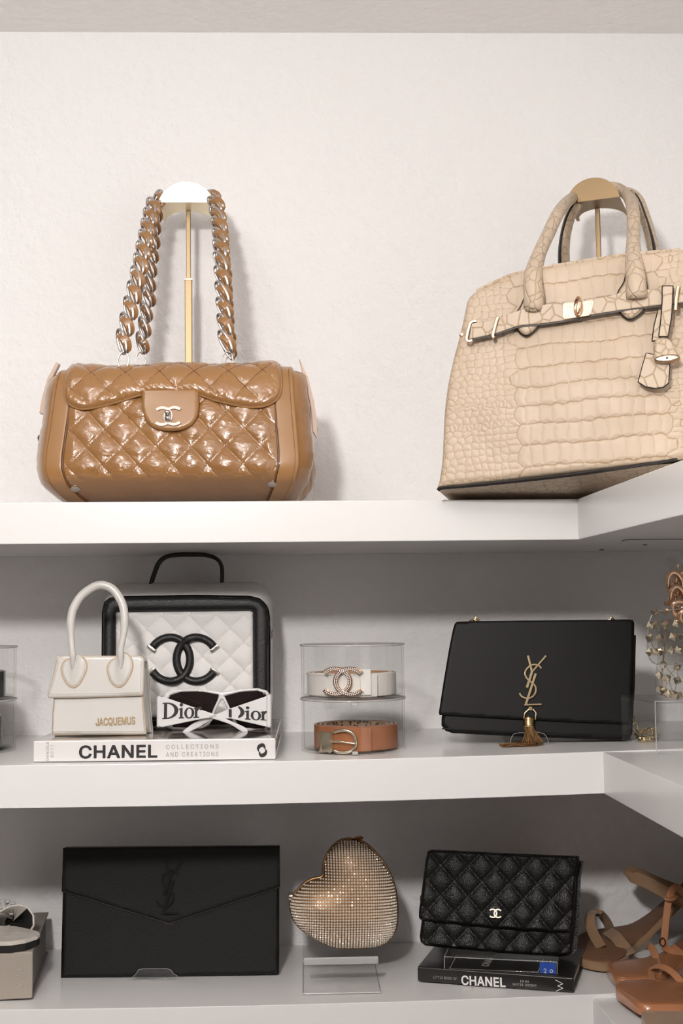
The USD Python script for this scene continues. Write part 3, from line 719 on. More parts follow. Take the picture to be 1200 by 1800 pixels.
# clochette strap, padlock and clochette hanging over the belt
def leather_tag(pts, h, t, name, parent, closed=True):
    P = Polygon(TF.px(pts, h)).buffer(0)
    b = obj(name, slab(P, t, .0006, h), croc_m, parent)
    r = np.asarray(P.segmentize(.002).exterior.coords)[:-1]
    obj('edge_paint', tube(np.c_[r, np.full(len(r), h+t*.4)], .0011, 6, closed=True), black_edge_m, b); return b
leather_tag([(1157,545),(1164,545),(1163,575),(1158,598),(1146,600),(1150,572)], .016, .002, 'strap', ct)
leather_tag([(1164,504),(1182,504),(1181,530),(1179,560),(1173,592),(1158,592),(1162,560),(1164,530)], .0185, .002, 'strap', ct)
leather_tag([(1136,622),(1173,630),(1176,645),(1174,674),(1165,681),(1150,683),(1134,680),(1122,672),(1130,642)], .0165, .0028, 'clochette', ct)
pk = thing  # noqa (kept short)
P = Polygon(spline(TF.px([(1150,600),(1156,596),(1166,594),(1176,597),(1183,605),(1190,620),(1193,632),(1190,637),(1172,639),(1155,637),(1149,632),(1148,612)], .020), 50, closed=True))
padlock = obj('padlock', pad(P, .0014, lambda x, y, d: .020+dome(d, .004, .0065), .019), croc_m, ct, smooth=50)
c0 = TF.px([(1172,631)], .024)[0]
el = affinity.scale(Point(c0).buffer(.0128, 24), 1, .33)
obj('padlock_base', pad(el, .001, lambda x, y, d: .0262+dome(d, .0015, .0016), .021), rose_flat_m, padlock, smooth=50)
kh = affinity.scale(Point(c0[0], c0[1]).buffer(.0012, 10), 1, 1)
obj('keyhole', slab(kh, .0012, .0002, .0272), black_edge_m, padlock)

# ------------------------------------------------------------------ middle shelf, left: book, mini bag, vanity case, sunglasses
white_gloss_m = look('white_box_leather', (.60,.58,.55), .25, 0, coat=.35, coat_rough=.12, vary=(14., (.56,.53,.49), (.4,.7)), bump=(('noise', 60., .0002),))
white_soft_m = look('white_grained_leather', (.76,.735,.71), .5, bump=(('pebble', 900., .00015),))
thread_m = look('beige_thread', (.50,.42,.34), .7)
edge_tan_m = look('raw_tan_edge', (.50,.37,.25), .6)
black_leather_m = look('black_grained_leather', (.012,.011,.011), .42, bump=(('pebble', 900., .0002),), spec=.4)
gold_met_m = look('antique_gold_letters', (.27,.19,.10), .38, 1.0)
silver_bright_m = look('pale_gold_end_caps', (.80,.77,.68), .18, 1.0, bump=(('noise', 300., .0003),))
black_ink_m = look('black_ink', (.015,.013,.012), .5)
grey_ink_m = look('grey_ink', (.32,.29,.27), .5)
paper_m = look('book_paper', (.80,.77,.72), .8, bump=(('noise', (30., 30., 2500.), .0002),))
spine_m = look('white_book_jacket', (.70,.68,.665), .22, coat=.4, coat_rough=.1)
jacket_m = None
def photo_jacket(name):
    """A glossy photographic cover: dark greys and pale patches of print."""
    nd = {'tc': ('texture_coordinate', {}), 'mp': ('mapping', dict(scale=(9., 26., 1.))), 'n': ('noise_texture', dict(scale=1.0, detail=3.0, distortion=1.2)), 'r': ('rgb_ramp', dict(ramp=[(0, (.02,.018,.016)), (.42, (.05,.04,.035)), (.5, (.30,.26,.22)), (.58, (.55,.50,.45)), (.66, (.08,.07,.06)), (1, (.03,.03,.03))])), 'p': ('principled_bsdf', dict(roughness=.12, coat_weight=.5, coat_roughness=.05))}
    LOOK[name] = usdkit.material(stage, '/World/Looks/'+name, nd, [('tc.object', 'mp.vector'), ('mp.vector', 'n.vector'), ('n.fac', 'r.fac'), ('r.color', 'p.base_color')], surface='p.BSDF'); return LOOK[name]
jacket_m = photo_jacket('glossy_photo_jacket')

def book(label, A, B, depth, h, cover, spine, paper, mats=(1,), name='book'):
    """A closed book lying flat: A, B are the two ends of its spine's foot (left, right), spine to the camera."""
    A, B = np.asarray(A, float), np.asarray(B, float); u = unit(B-A); w = np.linalg.norm(B-A); y = unit(np.cross((0,0,1), u))
    M = mat4((A+B)/2, u, y, np.cross(u, y)); t = thing(name, label, 'book', M)
    obj('pages', rbox((w-.006, depth-.006, h-.005), .0005, (0, depth/2+.001, h/2)), paper, t)
    for z in (.0012, h-.0012): obj('cover', rbox((w, depth-.001, .0024), .0008, (0, depth/2+.002, z)), cover, t)
    obj('spine', rbox((w, .004, h), .0016, (0, .0012, h/2)), spine, t)
    return t, M
def lettering(t, parent, text, height, x, z, mt, M=None, track=0.0, bold=0, rot=0.0, y=-.00085, sx=1.0, name='lettering', depth=.00012):
    g, w = glyphs(text, height, track, bold, sx)
    if rot: g = affinity.rotate(g, rot, origin=(0, 0))
    m = slab(g, depth, 0); L = mat4((x, y, z), (1,0,0), (0,0,1), (0,-1,0))
    return obj(name, moved(m, L), mt, parent, smooth=False), w
zm = lambda x: sz('m', x)
A, B = on(58,1340.5,zm(-.265)), on(484.5,1335.3,zm(0)); A[2] = zm(-.265)+.0004; B[2] = zm(0)+.0004
bk, bkM = book('large coffee table book with a white lettered spine under the white mini bag', A, B, .235, .0226, jacket_m, spine_m, paper_m)
W = np.linalg.norm(B-A)
Fb = Frame(bkM[:3,3], bkM[:3,0], (0,0,1))
def bx(px, py): return Fb.px([(px, py)])[0]
p0, p1 = bx(138,1332.5), bx(277,1331); 
g, w = glyphs('CHANEL', .0128, .0006, 3); s_ = (p1[0]-p0[0])/w
obj('lettering', moved(slab(affinity.scale(g, s_, 1, origin=(0,0)), .00015, 0), mat4((p0[0], -.0009, p0[1]), (1,0,0), (0,0,1), (0,-1,0))), black_ink_m, bk, smooth=False)
for txt, y0, y1, hh in (('COLLECTIONS', 1316.4, 1315, .0043), ('AND CREATIONS', 1330, 1328.6, .0046)):
    p0, p1 = bx(291.5, y0), bx(384.5, y1); g, w = glyphs(txt, hh, .0014, 0)
    obj('lettering', moved(slab(affinity.scale(g, (p1[0]-p0[0])/w, 1, origin=(0,0)), .00015, 0), mat4((p0[0], -.0009, p0[1]), (1,0,0), (0,0,1), (0,-1,0))), grey_ink_m, bk, smooth=False)
for txt, x0, y0, hh, tr in (('DANIÈLE', 86, 1337, .0028, .0006), ('BOTT', 94, 1331, .0028, .0010)):
    p0 = bx(x0, y0); g, w = glyphs(txt, hh, tr, 0); g = affinity.rotate(g, 90, origin=(0,0))
    obj('lettering', moved(slab(g, .00015, 0), mat4((p0[0], -.0009, p0[1]), (1,0,0), (0,0,1), (0,-1,0))), grey_ink_m, bk, smooth=False)
c0 = bx(460.5, 1318.6)
fish = []
for k in (0, 1):
    f_ = stroke([(.0052,.0005),(.0042,.0046),(.0004,.0058),(-.0030,.0042),(-.0042,.0008)], [.0012,.0044,.0046,.0030,.0006], 24)
    tail = Polygon([(-.0042,.0012),(-.0058,-.0018),(-.0040,-.0008),(-.0028,-.0024),(-.0036,.0010)])
    fish.append(affinity.rotate(unary_union([f_, tail]), 180*k+35, origin=(0, 0)))
obj('fish_emblem', moved(slab(unary_union([affinity.scale(f_, .88, .88, origin=(0,0)) for f_ in fish]), .00015, 0), mat4((c0[0], -.0009, c0[1]), (1,0,0), (0,0,1), (0,-1,0))), black_ink_m, bk, smooth=False)
BT = zm(-.13)+.0004+.0226           # the book's top

# white mini bag
ft = at(88,1291,-.262); yb_ = on(170,1293,BT+.001)[1]
WF = Frame(at(92,1291,yb_), (1,-.02,0), (0,.09,1))
WF = Frame(np.array([WF.o[0], WF.o[1], BT+.0012]), (1,-.02,0), (0,.10,1))
wb = thing('mini_handbag', 'white glossy leather mini top handle bag with small gold letters', 'handbag', WF.M)
body = Polygon(WF.px([(92,1291),(257,1290.5),(253,1250),(249,1180),(247,1158),(110,1160),(98,1200),(93,1250)]))
def panel(poly, h, t, mt, name, parent, r=.0012, **k):
    b = obj(name, pad(poly.buffer(-r*.5).buffer(r*.5), .002, lambda x, y, d: h+t-r+dome(d, r, r), h), mt, parent, smooth=50, **k); return b
bp = panel(body, -.002, .004, white_gloss_m, 'front_panel', wb)
# gusset: a pleated side and the rear panel
rearp = affinity.translate(body, .003, .001)
obj('rear_panel', pad(rearp, .004, -.040, -.043), white_gloss_m, wb, smooth=40)
bl, br_ = WF.px([(93,1289)])[0], WF.px([(256,1289)])[0]; tr_, tl_ = WF.px([(247,1166)])[0], WF.px([(108,1166)])[0]
for side, (b_, t_) in (('l', (bl, tl_)), ('r', (br_, tr_))):
    sg = 1 if side == 'r' else -1; n = 10; V = []
    for k, f_ in enumerate((0, .33, .5, .67, 1)):
        dx = (-.006 if k == 2 else (.0015 if k in (1, 3) else 0))*sg
        V += [(b_[0]+dx*1.3-sg*.001+sg*.003*f_, b_[1]+.001, -.001-.040*f_), (t_[0]+dx*.3-sg*.001+sg*.003*f_, t_[1]-.004, -.001-.040*f_)]
    V = np.array(V); V2 = V.copy(); V2[:, 0] -= sg*.0016
    f = []
    for k in range(4):
        a = 2*k; f += [(a, a+1, a+2), (a+1, a+3, a+2)]
    f = np.array(f); m = trimesh.Trimesh(np.vstack([V, V2]), np.vstack([f, f[:, ::-1]+len(V)]), process=False); obj('side_gusset', m, white_gloss_m, wb, smooth=25)
obj('base', rbox((br_[0]-bl[0]-.002, .002, .040), .0008, ((bl[0]+br_[0])/2, .0012, -.021)), white_gloss_m, wb)
flapP = Polygon(WF.px([(85.5,1226.5),(84,1222),(93,1190),(97,1172),(100,1160),(104,1154.5),(110,1153),(245,1153.5),(250,1155),(253,1160),(252.5,1190),(251.5,1218),(249,1222.5),(200,1224),(140,1226)], .006))
fl2 = panel(flapP, .0035, .0032, white_gloss_m, 'front_flap', wb)
ringp = np.asarray(polys(flapP.buffer(-.0003))[0].exterior.segmentize(.002).coords)[:-1]
obj('raw_edge', tube(np.c_[ringp, np.full(len(ringp), .0048)], .0009, 6, closed=True), edge_tan_m, fl2)
ringb = np.asarray(polys(body.buffer(-.0003))[0].exterior.segmentize(.002).coords)[:-1]
obj('raw_edge', tube(np.c_[ringb, np.full(len(ringb), .0004)], .0008, 6, closed=True), edge_tan_m, bp)
tp_ = WF.px([(100,1156),(251,1156)], .004)
obj('top_fold', sweep(np.array([(tp_[0][0]+.001, tp_[0][1], -.018), (tp_[1][0]-.001, tp_[1][1], -.018)]), rect(.004, .046, .0018, 3), up=(0,1,0)), white_gloss_m, fl2)
obj('flap_stitching', stitches([LineString(WF.px([(104,1162),(97,1190),(89,1220)], .006)), LineString(WF.px([(89,1220.5),(246,1217.5)], .006)), LineString(WF.px([(247,1217),(248.5,1162)], .006))], .0066), thread_m, fl2, smooth=False, kind='stuff')
obj('body_stitching', stitches([LineString(WF.px([(96,1231),(92,1286)])), LineString(WF.px([(92,1286.5),(254,1285.5)])), LineString(WF.px([(250,1231),(254,1285)]))], .0021), thread_m, bp, smooth=False, kind='stuff')
c2p = lambda pts: [(70+x/5.4545, 1000+y/5.4545) for x, y in pts]
for pts in ([(290,862),(232,888),(205,960),(225,1045),(265,1108),(320,1136),(372,1108),(420,1030),(450,940),(432,868),(375,822),(335,835)], [(735,852),(682,880),(645,950),(662,1040),(700,1104),(752,1132),(805,1108),(862,1020),(890,930),(872,850),(822,806),(775,820)]):
    P = Polygon(spline(WF.px(c2p(pts), .008), 60, closed=True))
    cx_ = P.centroid.x
    b = obj('handle_patch', pad(P, .0013, lambda x, y, d: .0066+dome(d, .002, .0016)+.0042*np.exp(-((x-cx_)/.004)**2)*np.clip((y-P.bounds[1]-.004)/(P.bounds[3]-P.bounds[1]-.006), 0, 1), .0066), white_gloss_m, wb, smooth=60)
    rg_ = np.asarray(polys(P)[0].exterior.coords)[:-1]
    obj('raw_edge', tube(np.c_[rg_, np.full(len(rg_), .0070)], .0009, 6, closed=True), edge_tan_m, b)
    obj('patch_stitching', stitches([ring_line(P, .0022)], .0080, .0026), thread_m, b, smooth=False, kind='stuff')
hp = WF.px(c2p([(315,960),(318,890),(318,830),(310,760),(300,600),(302,480),(330,370),(410,250),(540,165),(640,165),(720,215),(790,330),(812,440),(812,560),(795,680),(776,770),(776,860),(776,960)]), .010)
hz = np.interp(np.linspace(0,1,18), [0,.06,.14,.5,.86,.94,1], [.0085,.0105,.012,.012,.012,.0105,.0085])
hp = spline(np.c_[hp, hz], 110)
obj('top_handle', tube(hp, .0049, 16, scale=np.interp(np.linspace(0,1,110), [0,.07,.16,.24,.5,.76,.84,.93,1], [.35,.75,.72,.95,1,.95,.72,.75,.35])), white_gloss_m, wb, smooth=True)
q0_, q1_ = WF.px([(168,1275.5)], .002)[0], WF.px([(238,1272.5)], .002)[0]
g, w = glyphs('JACQUEMUS', .0078, .0001, 3); k_ = np.linalg.norm(q1_-q0_)/w
g = affinity.rotate(affinity.scale(g, k_, 1, origin=(0,0)), math.degrees(math.atan2(q1_[1]-q0_[1], q1_[0]-q0_[0])), origin=(0,0))
obj('metal_lettering', slab(affinity.translate(g, *q0_), .0012, .0003, .0018), gold_met_m, bp, smooth=False)

# black and white vanity case
vy = -.132
VF = Frame(np.array([at(328,1280,vy)[0], vy, BT+.0008]), (1,-.012,0), (0,.035,1))
vc = thing('vanity_case', 'white quilted vanity case with a wide black border and interlocked black rings', 'vanity case', VF.M)
vo = [(178,1285),(178,1180),(179,1075),(184,1056),(197,1048),(250,1047),(340,1045.5),(440,1047),(460,1053),(472,1068),(475,1090),(475,1180),(475,1285)]
q = VF.px(vo); q[:, 1] = np.maximum(q[:, 1], .001)
vout = fillet(Polygon(q), .003)
wmid = VF.px([(176,1200),(478,1200)]); hmid = VF.px([(330,1024)], -.045)[0][1]
def ring2(poly, n=120):
    e = poly.exterior; c = poly.centroid; L = []
    r = np.asarray(poly.segmentize(.001).exterior.coords)[:-1]; a = np.arctan2(r[:, 1]-c.y, r[:, 0]-c.x); i = np.argsort(a); th_ = np.linspace(-np.pi, np.pi, n, endpoint=False)
    rr = np.hypot(r[:, 0]-c.x, r[:, 1]-c.y); R = np.interp(th_, np.r_[a[i]-2*np.pi, a[i], a[i]+2*np.pi], np.tile(rr[i], 3))
    return np.stack([c.x+R*np.cos(th_), c.y+R*np.sin(th_)], 1)
midp = sbox(wmid[0][0], .0008, wmid[1][0], hmid).buffer(-.026).buffer(.026)
midp = unary_union([midp, sbox(wmid[0][0]+.004, .0008, wmid[1][0]-.004, .05)])
r0, r1 = ring2(vout), ring2(midp); ks = [(0, .000), (.12, -.004), (.45, -.017), (.8, -.030), (1, -.042), (1, -.060), (.8, -.075), (.4, -.09), (0, -.104)]
V = np.concatenate([np.c_[r0*(1-k)+r1*k, np.full(len(r0), z)] for k, z in ks]); n = len(r0); f = []
for j in range(len(ks)-1):
    for i in range(n):
        i2 = (i+1) % n; a, b, c, d = j*n+i, j*n+i2, (j+1)*n+i2, (j+1)*n+i; f += [(a, c, b), (a, d, c)]
V = np.vstack([V, [np.r_[r0.mean(0), ks[-1][1]]]]); f += [((len(ks)-1)*n+i, len(V)-1, (len(ks)-1)*n+(i+1) % n) for i in range(n)]
obj('case_body', trimesh.Trimesh(V, np.array(f), process=False), white_soft_m, vc, smooth=50)
brd = vout.buffer(-.0012); inn = Polygon(VF.px([(203,1262),(203,1080),(205,1076),(440,1073.5),(445,1076),(446,1262)]))
frame_p = brd.difference(inn)
def hollow_pad(poly, step, fn, back):
    """A padded panel with a hole."""
    p = polys(poly)[0].segmentize(step); rings = [np.asarray(r.coords)[:-1] for r in (p.exterior, *p.interiors)]
    x0, y0, x1, y1 = p.bounds; gx, gy = np.meshgrid(np.arange(x0, x1, step), np.arange(y0, y1, step)); g = np.stack([gx.ravel(), gy.ravel()], 1)
    g = g[shapely.contains(p.buffer(-step*.45), shapely.points(g))]; P = np.vstack(rings+[g]); tri = Delaunay(P).simplices
    tri = tri[shapely.contains(p, shapely.points(P[tri].mean(1)))]
    a, b, c = P[tri[:, 0]], P[tri[:, 1]], P[tri[:, 2]]; cr = (b-a)[:, 0]*(c-a)[:, 1]-(b-a)[:, 1]*(c-a)[:, 0]; tri = tri[np.abs(cr) > 1e-14]; cr = cr[np.abs(cr) > 1e-14]; tri[cr < 0] = tri[cr < 0][:, ::-1]
    d = shapely.distance(p.boundary, shapely.points(P)); N = len(P)
    f = [tri, tri[:, ::-1]+N]; k = 0
    for j, r in enumerate(rings):
        i = np.arange(len(r))+k; i2 = np.roll(i, -1); k += len(r); s = 1 if Polygon(r).exterior.is_ccw == (j == 0) else -1
        q_ = np.vstack([np.stack([i+N, i2+N, i2], 1), np.stack([i+N, i2, i], 1)]); f.append(q_ if s > 0 else q_[:, ::-1])
    return trimesh.Trimesh(np.vstack([np.c_[P, fn(P[:, 0], P[:, 1], d)], np.c_[P, np.full(N, back)]]), np.vstack(f), process=False)
bo = obj('black_border', hollow_pad(frame_p, .0016, lambda x, y, d: .0005+dome(d, .0075, .0065), -.002), black_leather_m, vc, smooth=60)
obj('border_stitching', stitches([ring_line(inn.buffer(.0022), 0), ring_line(brd, .0018)], .0040, .0024), look('grey_thread', (.30,.27,.25), .7), bo, smooth=False, kind='stuff')
qv = VF.px([(331.6,1082.5)])[0]; PX_, PY_ = .0335, .0335
ip = inn.buffer(-.0003)
qp = obj('quilted_panel', pad(ip, .0014, lambda x, y, d: .0008+dome(d, .003, .0012)+np.clip(d/.004, 0, 1)*quilt(x, y, PX_, PY_, *qv, .0026, .45), -.002), white_soft_m, vc, smooth=60)
obj('quilt_stitching', stitches(quilt_lines(ip, PX_, PY_, *qv, .001), .0020, .0030, .0007, .0004), thread_m, qp, smooth=False, kind='stuff')
c6 = lambda pts: [(240+x/7.06, 1090+y/7.06) for x, y in pts]
for k, (cx_, sg) in enumerate(((422, -1), (735, 1))):
    # an arc opening outwards, padded black leather with metal ends
    a = np.radians(np.linspace(33, 327, 46)); ex = np.where(np.cos(a) > 0, 268, 240)*np.cos(a); ey = 273*np.sin(a)
    P = VF.px(c6([(cx_+sg*x, 488-y) for x, y in zip(ex, ey)]), .005)
    zz = .0042+(.0030*np.exp(-((np.arange(46)-11)/4.0)**2) if k else .0030*np.exp(-((np.arange(46)-34)/4.0)**2))
    Q = np.c_[P, zz]; arc = obj('padded_ring', tube(Q, .0050, 14), black_leather_m, vc, smooth=True)
    for e, d in ((0, Q[0]-Q[2]), (-1, Q[-1]-Q[-3])):
        d = unit(d); d = unit(d*np.array([1,1,0])); o_ = Q[e]+d*.0012; s_ = np.array([-d[1], d[0], 0])
        obj('metal_end', moved(rbox((.0046,.0122,.0105), .0012), mat4(o_, d, s_, (0,0,1))), silver_bright_m, arc)
hz = [VF.loc(at(x, y, vy+.052)) for x, y in ((264,1032),(270,1012),(279,990),(292,979),(312,975.5),(340,975),(362,976),(380,982),(389,994),(390.5,1012),(390,1030))]
obj('carry_handle', sweep(spline(hz, 60), rect(.016, .0046, .0020, 3), up=(0,0,1)), black_leather_m, vc, smooth=50)
q = VF.loc(at(477,1115,vy+.03)); obj('side_ring', moved(trimesh.creation.torus(.0055, .0012, 20, 8), mat4(q+np.array([.001,0,0]), (0,0,1), (0,1,0), (-1,0,0))), silver_m, vc)
# book and case meet: two small feet lines
# sunglasses
frame_w_m = look('white_acetate', (.72,.705,.695), .18, coat=.5, coat_rough=.05)
lens_m = None
def lens_look(name, col):
    nd = {'t': ('transparent_bsdf', dict(color=col)), 'g': ('glossy_bsdf', dict(color=(.8,.75,.75), roughness=.03)), 'd': ('diffuse_bsdf', dict(color=(.03,.02,.02))), 'lw': ('layer_weight', dict(blend=.3)), 'f': ('rgb_ramp', dict(ramp=[(0, (.04,.04,.04)), (.6, (.07,.07,.07)), (1, (.6,.6,.6))])), 'm': ('mix_closure', {}), 'm2': ('mix_closure', dict(fac=.45))}
    LOOK[name] = usdkit.material(stage, '/World/Looks/'+name, nd, [('t.BSDF', 'm2.closure1'), ('d.BSDF', 'm2.closure2'), ('lw.facing', 'f.fac'), ('f.color', 'm.fac'), ('m2.closure', 'm.closure1'), ('g.BSDF', 'm.closure2')], surface='m.closure'); return LOOK[name]
lens_m = lens_look('brown_smoke_lens', (.12,.08,.075))
sgy = on(370,1283,BT)[1]
SF = Frame(np.array([at(370,1283,sgy-.004)[0], sgy-.004, BT]), (1,-.03,0), (0,0,1))
sg_ = thing('sunglasses', 'white wraparound sunglasses with black serif letters, lying on the book', 'sunglasses', SF.M)
c4 = lambda pts: [(260+x/5.217, 1180+y/5.217) for x, y in pts]
def P4(pts, h=0, sm=0):
    a = SF.px(c4(pts), h); return Polygon(spline(a, sm, closed=True) if sm else a).buffer(0)
outer = P4([(150,200),(220,170),(400,163),(560,172),(670,190),(760,178),(900,158),(1010,157),(1090,180),(1120,220),(1128,300),(1128,430),(1118,510),(1085,542),(1000,548),(890,540),(815,512),(775,450),(740,370),(705,300),(690,262),(672,262),(650,300),(610,380),(595,440),(560,490),(500,525),(380,545),(230,545),(165,522),(130,480),(120,350),(125,250)])
lens_l = P4([(205,222),(300,190),(480,184),(650,216),(640,262),(605,335),(580,405),(560,458),(500,500),(380,520),(220,515),(180,480),(172,350),(176,260)])
lens_r = P4([(700,228),(850,190),(1000,180),(1075,205),(1092,260),(1094,400),(1092,500),(1060,530),(900,520),(830,500),(790,430),(750,335)])
def curved(m, k=1.2):
    v = m.vertices.copy(); v[:, 2] -= k*(v[:, 0]-cx0)**2; m.vertices = v; return m
cx0 = SF.px(c4([(670,300)]))[0][0]
obj('frame_front', curved(hollow_pad(outer.difference(lens_l.buffer(-.0002)).difference(lens_r.buffer(-.0002)), .0015, lambda x, y, d: dome(d, .0016, .0018), -.0025)), frame_w_m, sg_, smooth=50)
for L in (lens_l, lens_r): obj('lens', curved(pad(L.buffer(.0006), .003, -.0004, -.0020)), lens_m, sg_, smooth=60)
HT = .026
def temple(pts, tip, h, name='temple'):
    P = P4(pts, h); T_ = P4(tip, h, 40)
    b = obj(name, slab(P, .0026, .0007, h), frame_w_m, sg_, smooth=35)
    v = slab(T_, .0030, .0008, h-.0022); obj('temple_tip', v, frame_w_m, b, smooth=35); return b
t2 = temple([(1092,225),(1092,508),(760,432),(620,437),(585,412),(740,345)], [(640,428),(585,408),(520,425),(410,480),(318,552),(318,570),(352,566),(450,520),(570,452)], .018)
t1 = temple([(92,228),(150,236),(590,386),(622,402),(560,426),(512,432),(130,510),(94,500)], [(585,392),(560,420),(640,448),(760,490),(840,540),(880,560),(915,556),(908,530),(860,500),(720,440),(630,402)], .0235)
for pts in ([(88,228),(128,226),(128,508),(95,506)], [(1090,215),(1132,208),(1132,500),(1092,510)]):
    P = SF.px(c4(pts), .011); z = .011
    obj('hinge', moved(rbox((P[:, 0].max()-P[:, 0].min(), P[:, 1].max()-P[:, 1].min(), .026), .002), trimesh.transformations.translation_matrix((P[:, 0].mean(), P[:, 1].mean(), .0105))), frame_w_m, sg_)
for q in ((206,208),(208,505),(1064,205)):
    q = SF.px(c4([q]), .002)[0]; obj('screw', lathe([(0,0),(.0018,0),(.0016,.0008),(0,.001)], 14).apply_translation((*q, .0005-1.2*(q[0]-cx0)**2)), silver_m, sg_)
def serif_word():
    D = unary_union([sbox(.10,0,.27,1), sbox(0,0,.40,.05), sbox(0,.95,.40,1), affinity.scale(Point(.25,.5).buffer(1, 40), .72, .5).intersection(sbox(.25,-1,2,2))]).difference(affinity.scale(Point(.25,.5).buffer(1, 40), .50, .445).intersection(sbox(.27,-1,2,2)))
    i_ = unary_union([sbox(.08,0,.22,.62), sbox(0,0,.32,.045), Polygon([(0,.58),(.22,.65),(.22,.55),(0,.55)]), Point(.15,.84).buffer(.095)])
    o_ = affinity.scale(Point(.31,.31).buffer(1, 40), .30, .335).difference(affinity.scale(Point(.31,.31).buffer(1, 40), .165, .29))
    r_ = unary_union([sbox(.08,0,.22,.62), sbox(0,0,.33,.045), Polygon([(0,.58),(.22,.65),(.22,.55),(0,.55)]), stroke([(.2,.42),(.28,.57),(.38,.61),(.46,.56)], [.07,.10,.13,.15], 16), Point(.44,.54).buffer(.07)])
    return D, i_, o_, r_
def put_word(p0, px0, px1, pcap, parent, h, split=False):
    """The word set between two photo points on the baseline, capitals pcap tall, each letter its own mesh."""
    a, b, c = SF.px(c4([px0]), h)[0], SF.px(c4([px1]), h)[0], SF.px(c4([pcap]), h)[0]
    u = (b-a)/2.30; v = c-a
    D, i_, o_, r_ = serif_word()
    if split: D = unary_union([sbox(.04,.10,.20,.66), affinity.scale(Point(.25,.5).buffer(1, 40), .72, .5).intersection(sbox(.62,-1,2,2)).difference(affinity.scale(Point(.25,.5).buffer(1, 40), .50, .445))])
    g = unary_union([D, affinity.translate(i_, 1.02, 0), affinity.translate(o_, 1.36, 0), affinity.translate(r_, 1.95, 0)])
    g = g.buffer(.012)
    g = affinity.affine_transform(g, [u[0], v[0], u[1], v[1], a[0], a[1]])
    obj('black_lettering', slab(g, .00025, 0, h+.0001), black_ink_m, parent, smooth=False)
put_word(None, (133,437), (470,424), (135,290), t1, .0261)
put_word(None, (735,432), (1085,450), (735,305), t2, .0206, True)

# ------------------------------------------------------------------ middle shelf: belt boxes, tassel bag, studded clear bag
def acrylic(name, tint=(.992,.992,.99), edge=(.66,.63,.60)):
    """Clear acrylic sheet: see-through, a little darker along edges seen at a slant, with a mirror sheen."""
    if name in LOOK: return LOOK[name]
    nd = {'lw': ('layer_weight', dict(blend=.28)), 'r': ('rgb_ramp', dict(ramp=[(0, tint), (.55, tint), (1, edge)])), 't': ('transparent_bsdf', {}), 'g': ('glossy_bsdf', dict(color=(.9,.9,.9), roughness=.02)), 'f': ('rgb_ramp', dict(ramp=[(0, (.03,.03,.03)), (.5, (.04,.04,.04)), (.8, (.10,.10,.10)), (1, (.38,.38,.38))])), 'm': ('mix_closure', {})}
    LOOK[name] = usdkit.material(stage, '/World/Looks/'+name, nd, [('lw.facing', 'r.fac'), ('r.color', 't.color'), ('lw.facing', 'f.fac'), ('f.color', 'm.fac'), ('t.BSDF', 'm.closure1'), ('g.BSDF', 'm.closure2')], surface='m.closure'); return LOOK[name]
acr = acrylic('clear_acrylic')
acr_edge = look('acrylic_polished_edge', (.80,.80,.78), .12, 0, trans=.6)
white_belt_m = look('white_belt_leather', (.74,.71,.67), .5, bump=(('pebble', 1100., .00015),))
tan_inner_m = look('belt_tan_lining', (.50,.27,.15), .6)
brown_belt_m = look('cognac_belt_leather', (.36,.135,.05), .32, coat=.2, coat_rough=.15, vary=(25., (.30,.105,.04), (.4,.65)))
black_belt_m = look('black_belt_leather', (.012,.011,.011), .3, coat=.25)
champagne_m = look('champagne_metal', (.78,.70,.56), .2, 1.0)
crystal_m = look('crystal', (.86,.84,.85), .06, 0, spec=1.0, coat=1.0)
def leopard(name):
    nd = {'tc': ('texture_coordinate', {}), 'v': ('voronoi_texture', dict(scale=260.0, feature='f1')), 'r': ('rgb_ramp', dict(ramp=[(0, (.04,.02,.012)), (.32, (.05,.025,.015)), (.42, (.50,.31,.18)), (1, (.55,.35,.2))])), 'p': ('principled_bsdf', dict(roughness=.6))}
    LOOK[name] = usdkit.material(stage, '/World/Looks/'+name, nd, [('tc.object', 'v.vector'), ('v.distance', 'r.fac'), ('r.color', 'p.base_color')], surface='p.BSDF'); return LOOK[name]
leopard_m = leopard('leopard_lining')
def belt_box(cx, cy, label):
    z0 = sz('m', cx); t = thing('belt_box', label, 'display box', mat4((cx, cy, z0)))
    R, w = .0592, .0022
    def cup(zb, zt, name, r):
        pr = [(0, zb), (r, zb), (r, zt), (r-w, zt), (r-w, zb+.0026), (0, zb+.0026)]
        return obj(name, lathe(pr, 72), acr, t, smooth=30)
    cup(.0003, .0575, 'lower_tier', R); cup(.0600, .1185, 'upper_tier', R)
    obj('middle_lid', lathe([(0,.0577),(R+.0012,.0577),(R+.0012,.0598),(0,.0598)], 72), acr, t, smooth=30)
    obj('top_lid', lathe([(0,.1187),(R+.0012,.1187),(R+.0012,.1207),(0,.1207)], 72), acr, t, smooth=30)
    for z in (.0577, .1187): obj('lid_rim', moved(trimesh.creation.torus(R+.0006, .0011, 72, 6), trimesh.transformations.translation_matrix((0,0,z+.001))), acr_edge, t, smooth=True)
    for z in (.0540, .0012): obj('front_pin', rbox((.0066, .003, .0036), .0008, (-.002, -R-.0006, z+.0016)), acr_edge, t)
    return t, z0
def coil(r0, turns, gap, hgt, th, a0, zb):
    n = int(70*turns); a = np.linspace(0, 2*np.pi*turns, n); r = r0-gap*a/(2*np.pi)+.0006*np.sin(3*a)
    P = np.stack([r*np.cos(a0-a), r*np.sin(a0-a), np.full(n, zb+hgt/2)], 1)
    return sweep(P, rect(hgt, th, .0007, 1), up=(0,0,1)), P
def band_strip(P, hgt, th, off, i0, i1):
    Q = P[i0:i1]; T, N, B = frames(Q, up=(0,0,1)); return Q, B

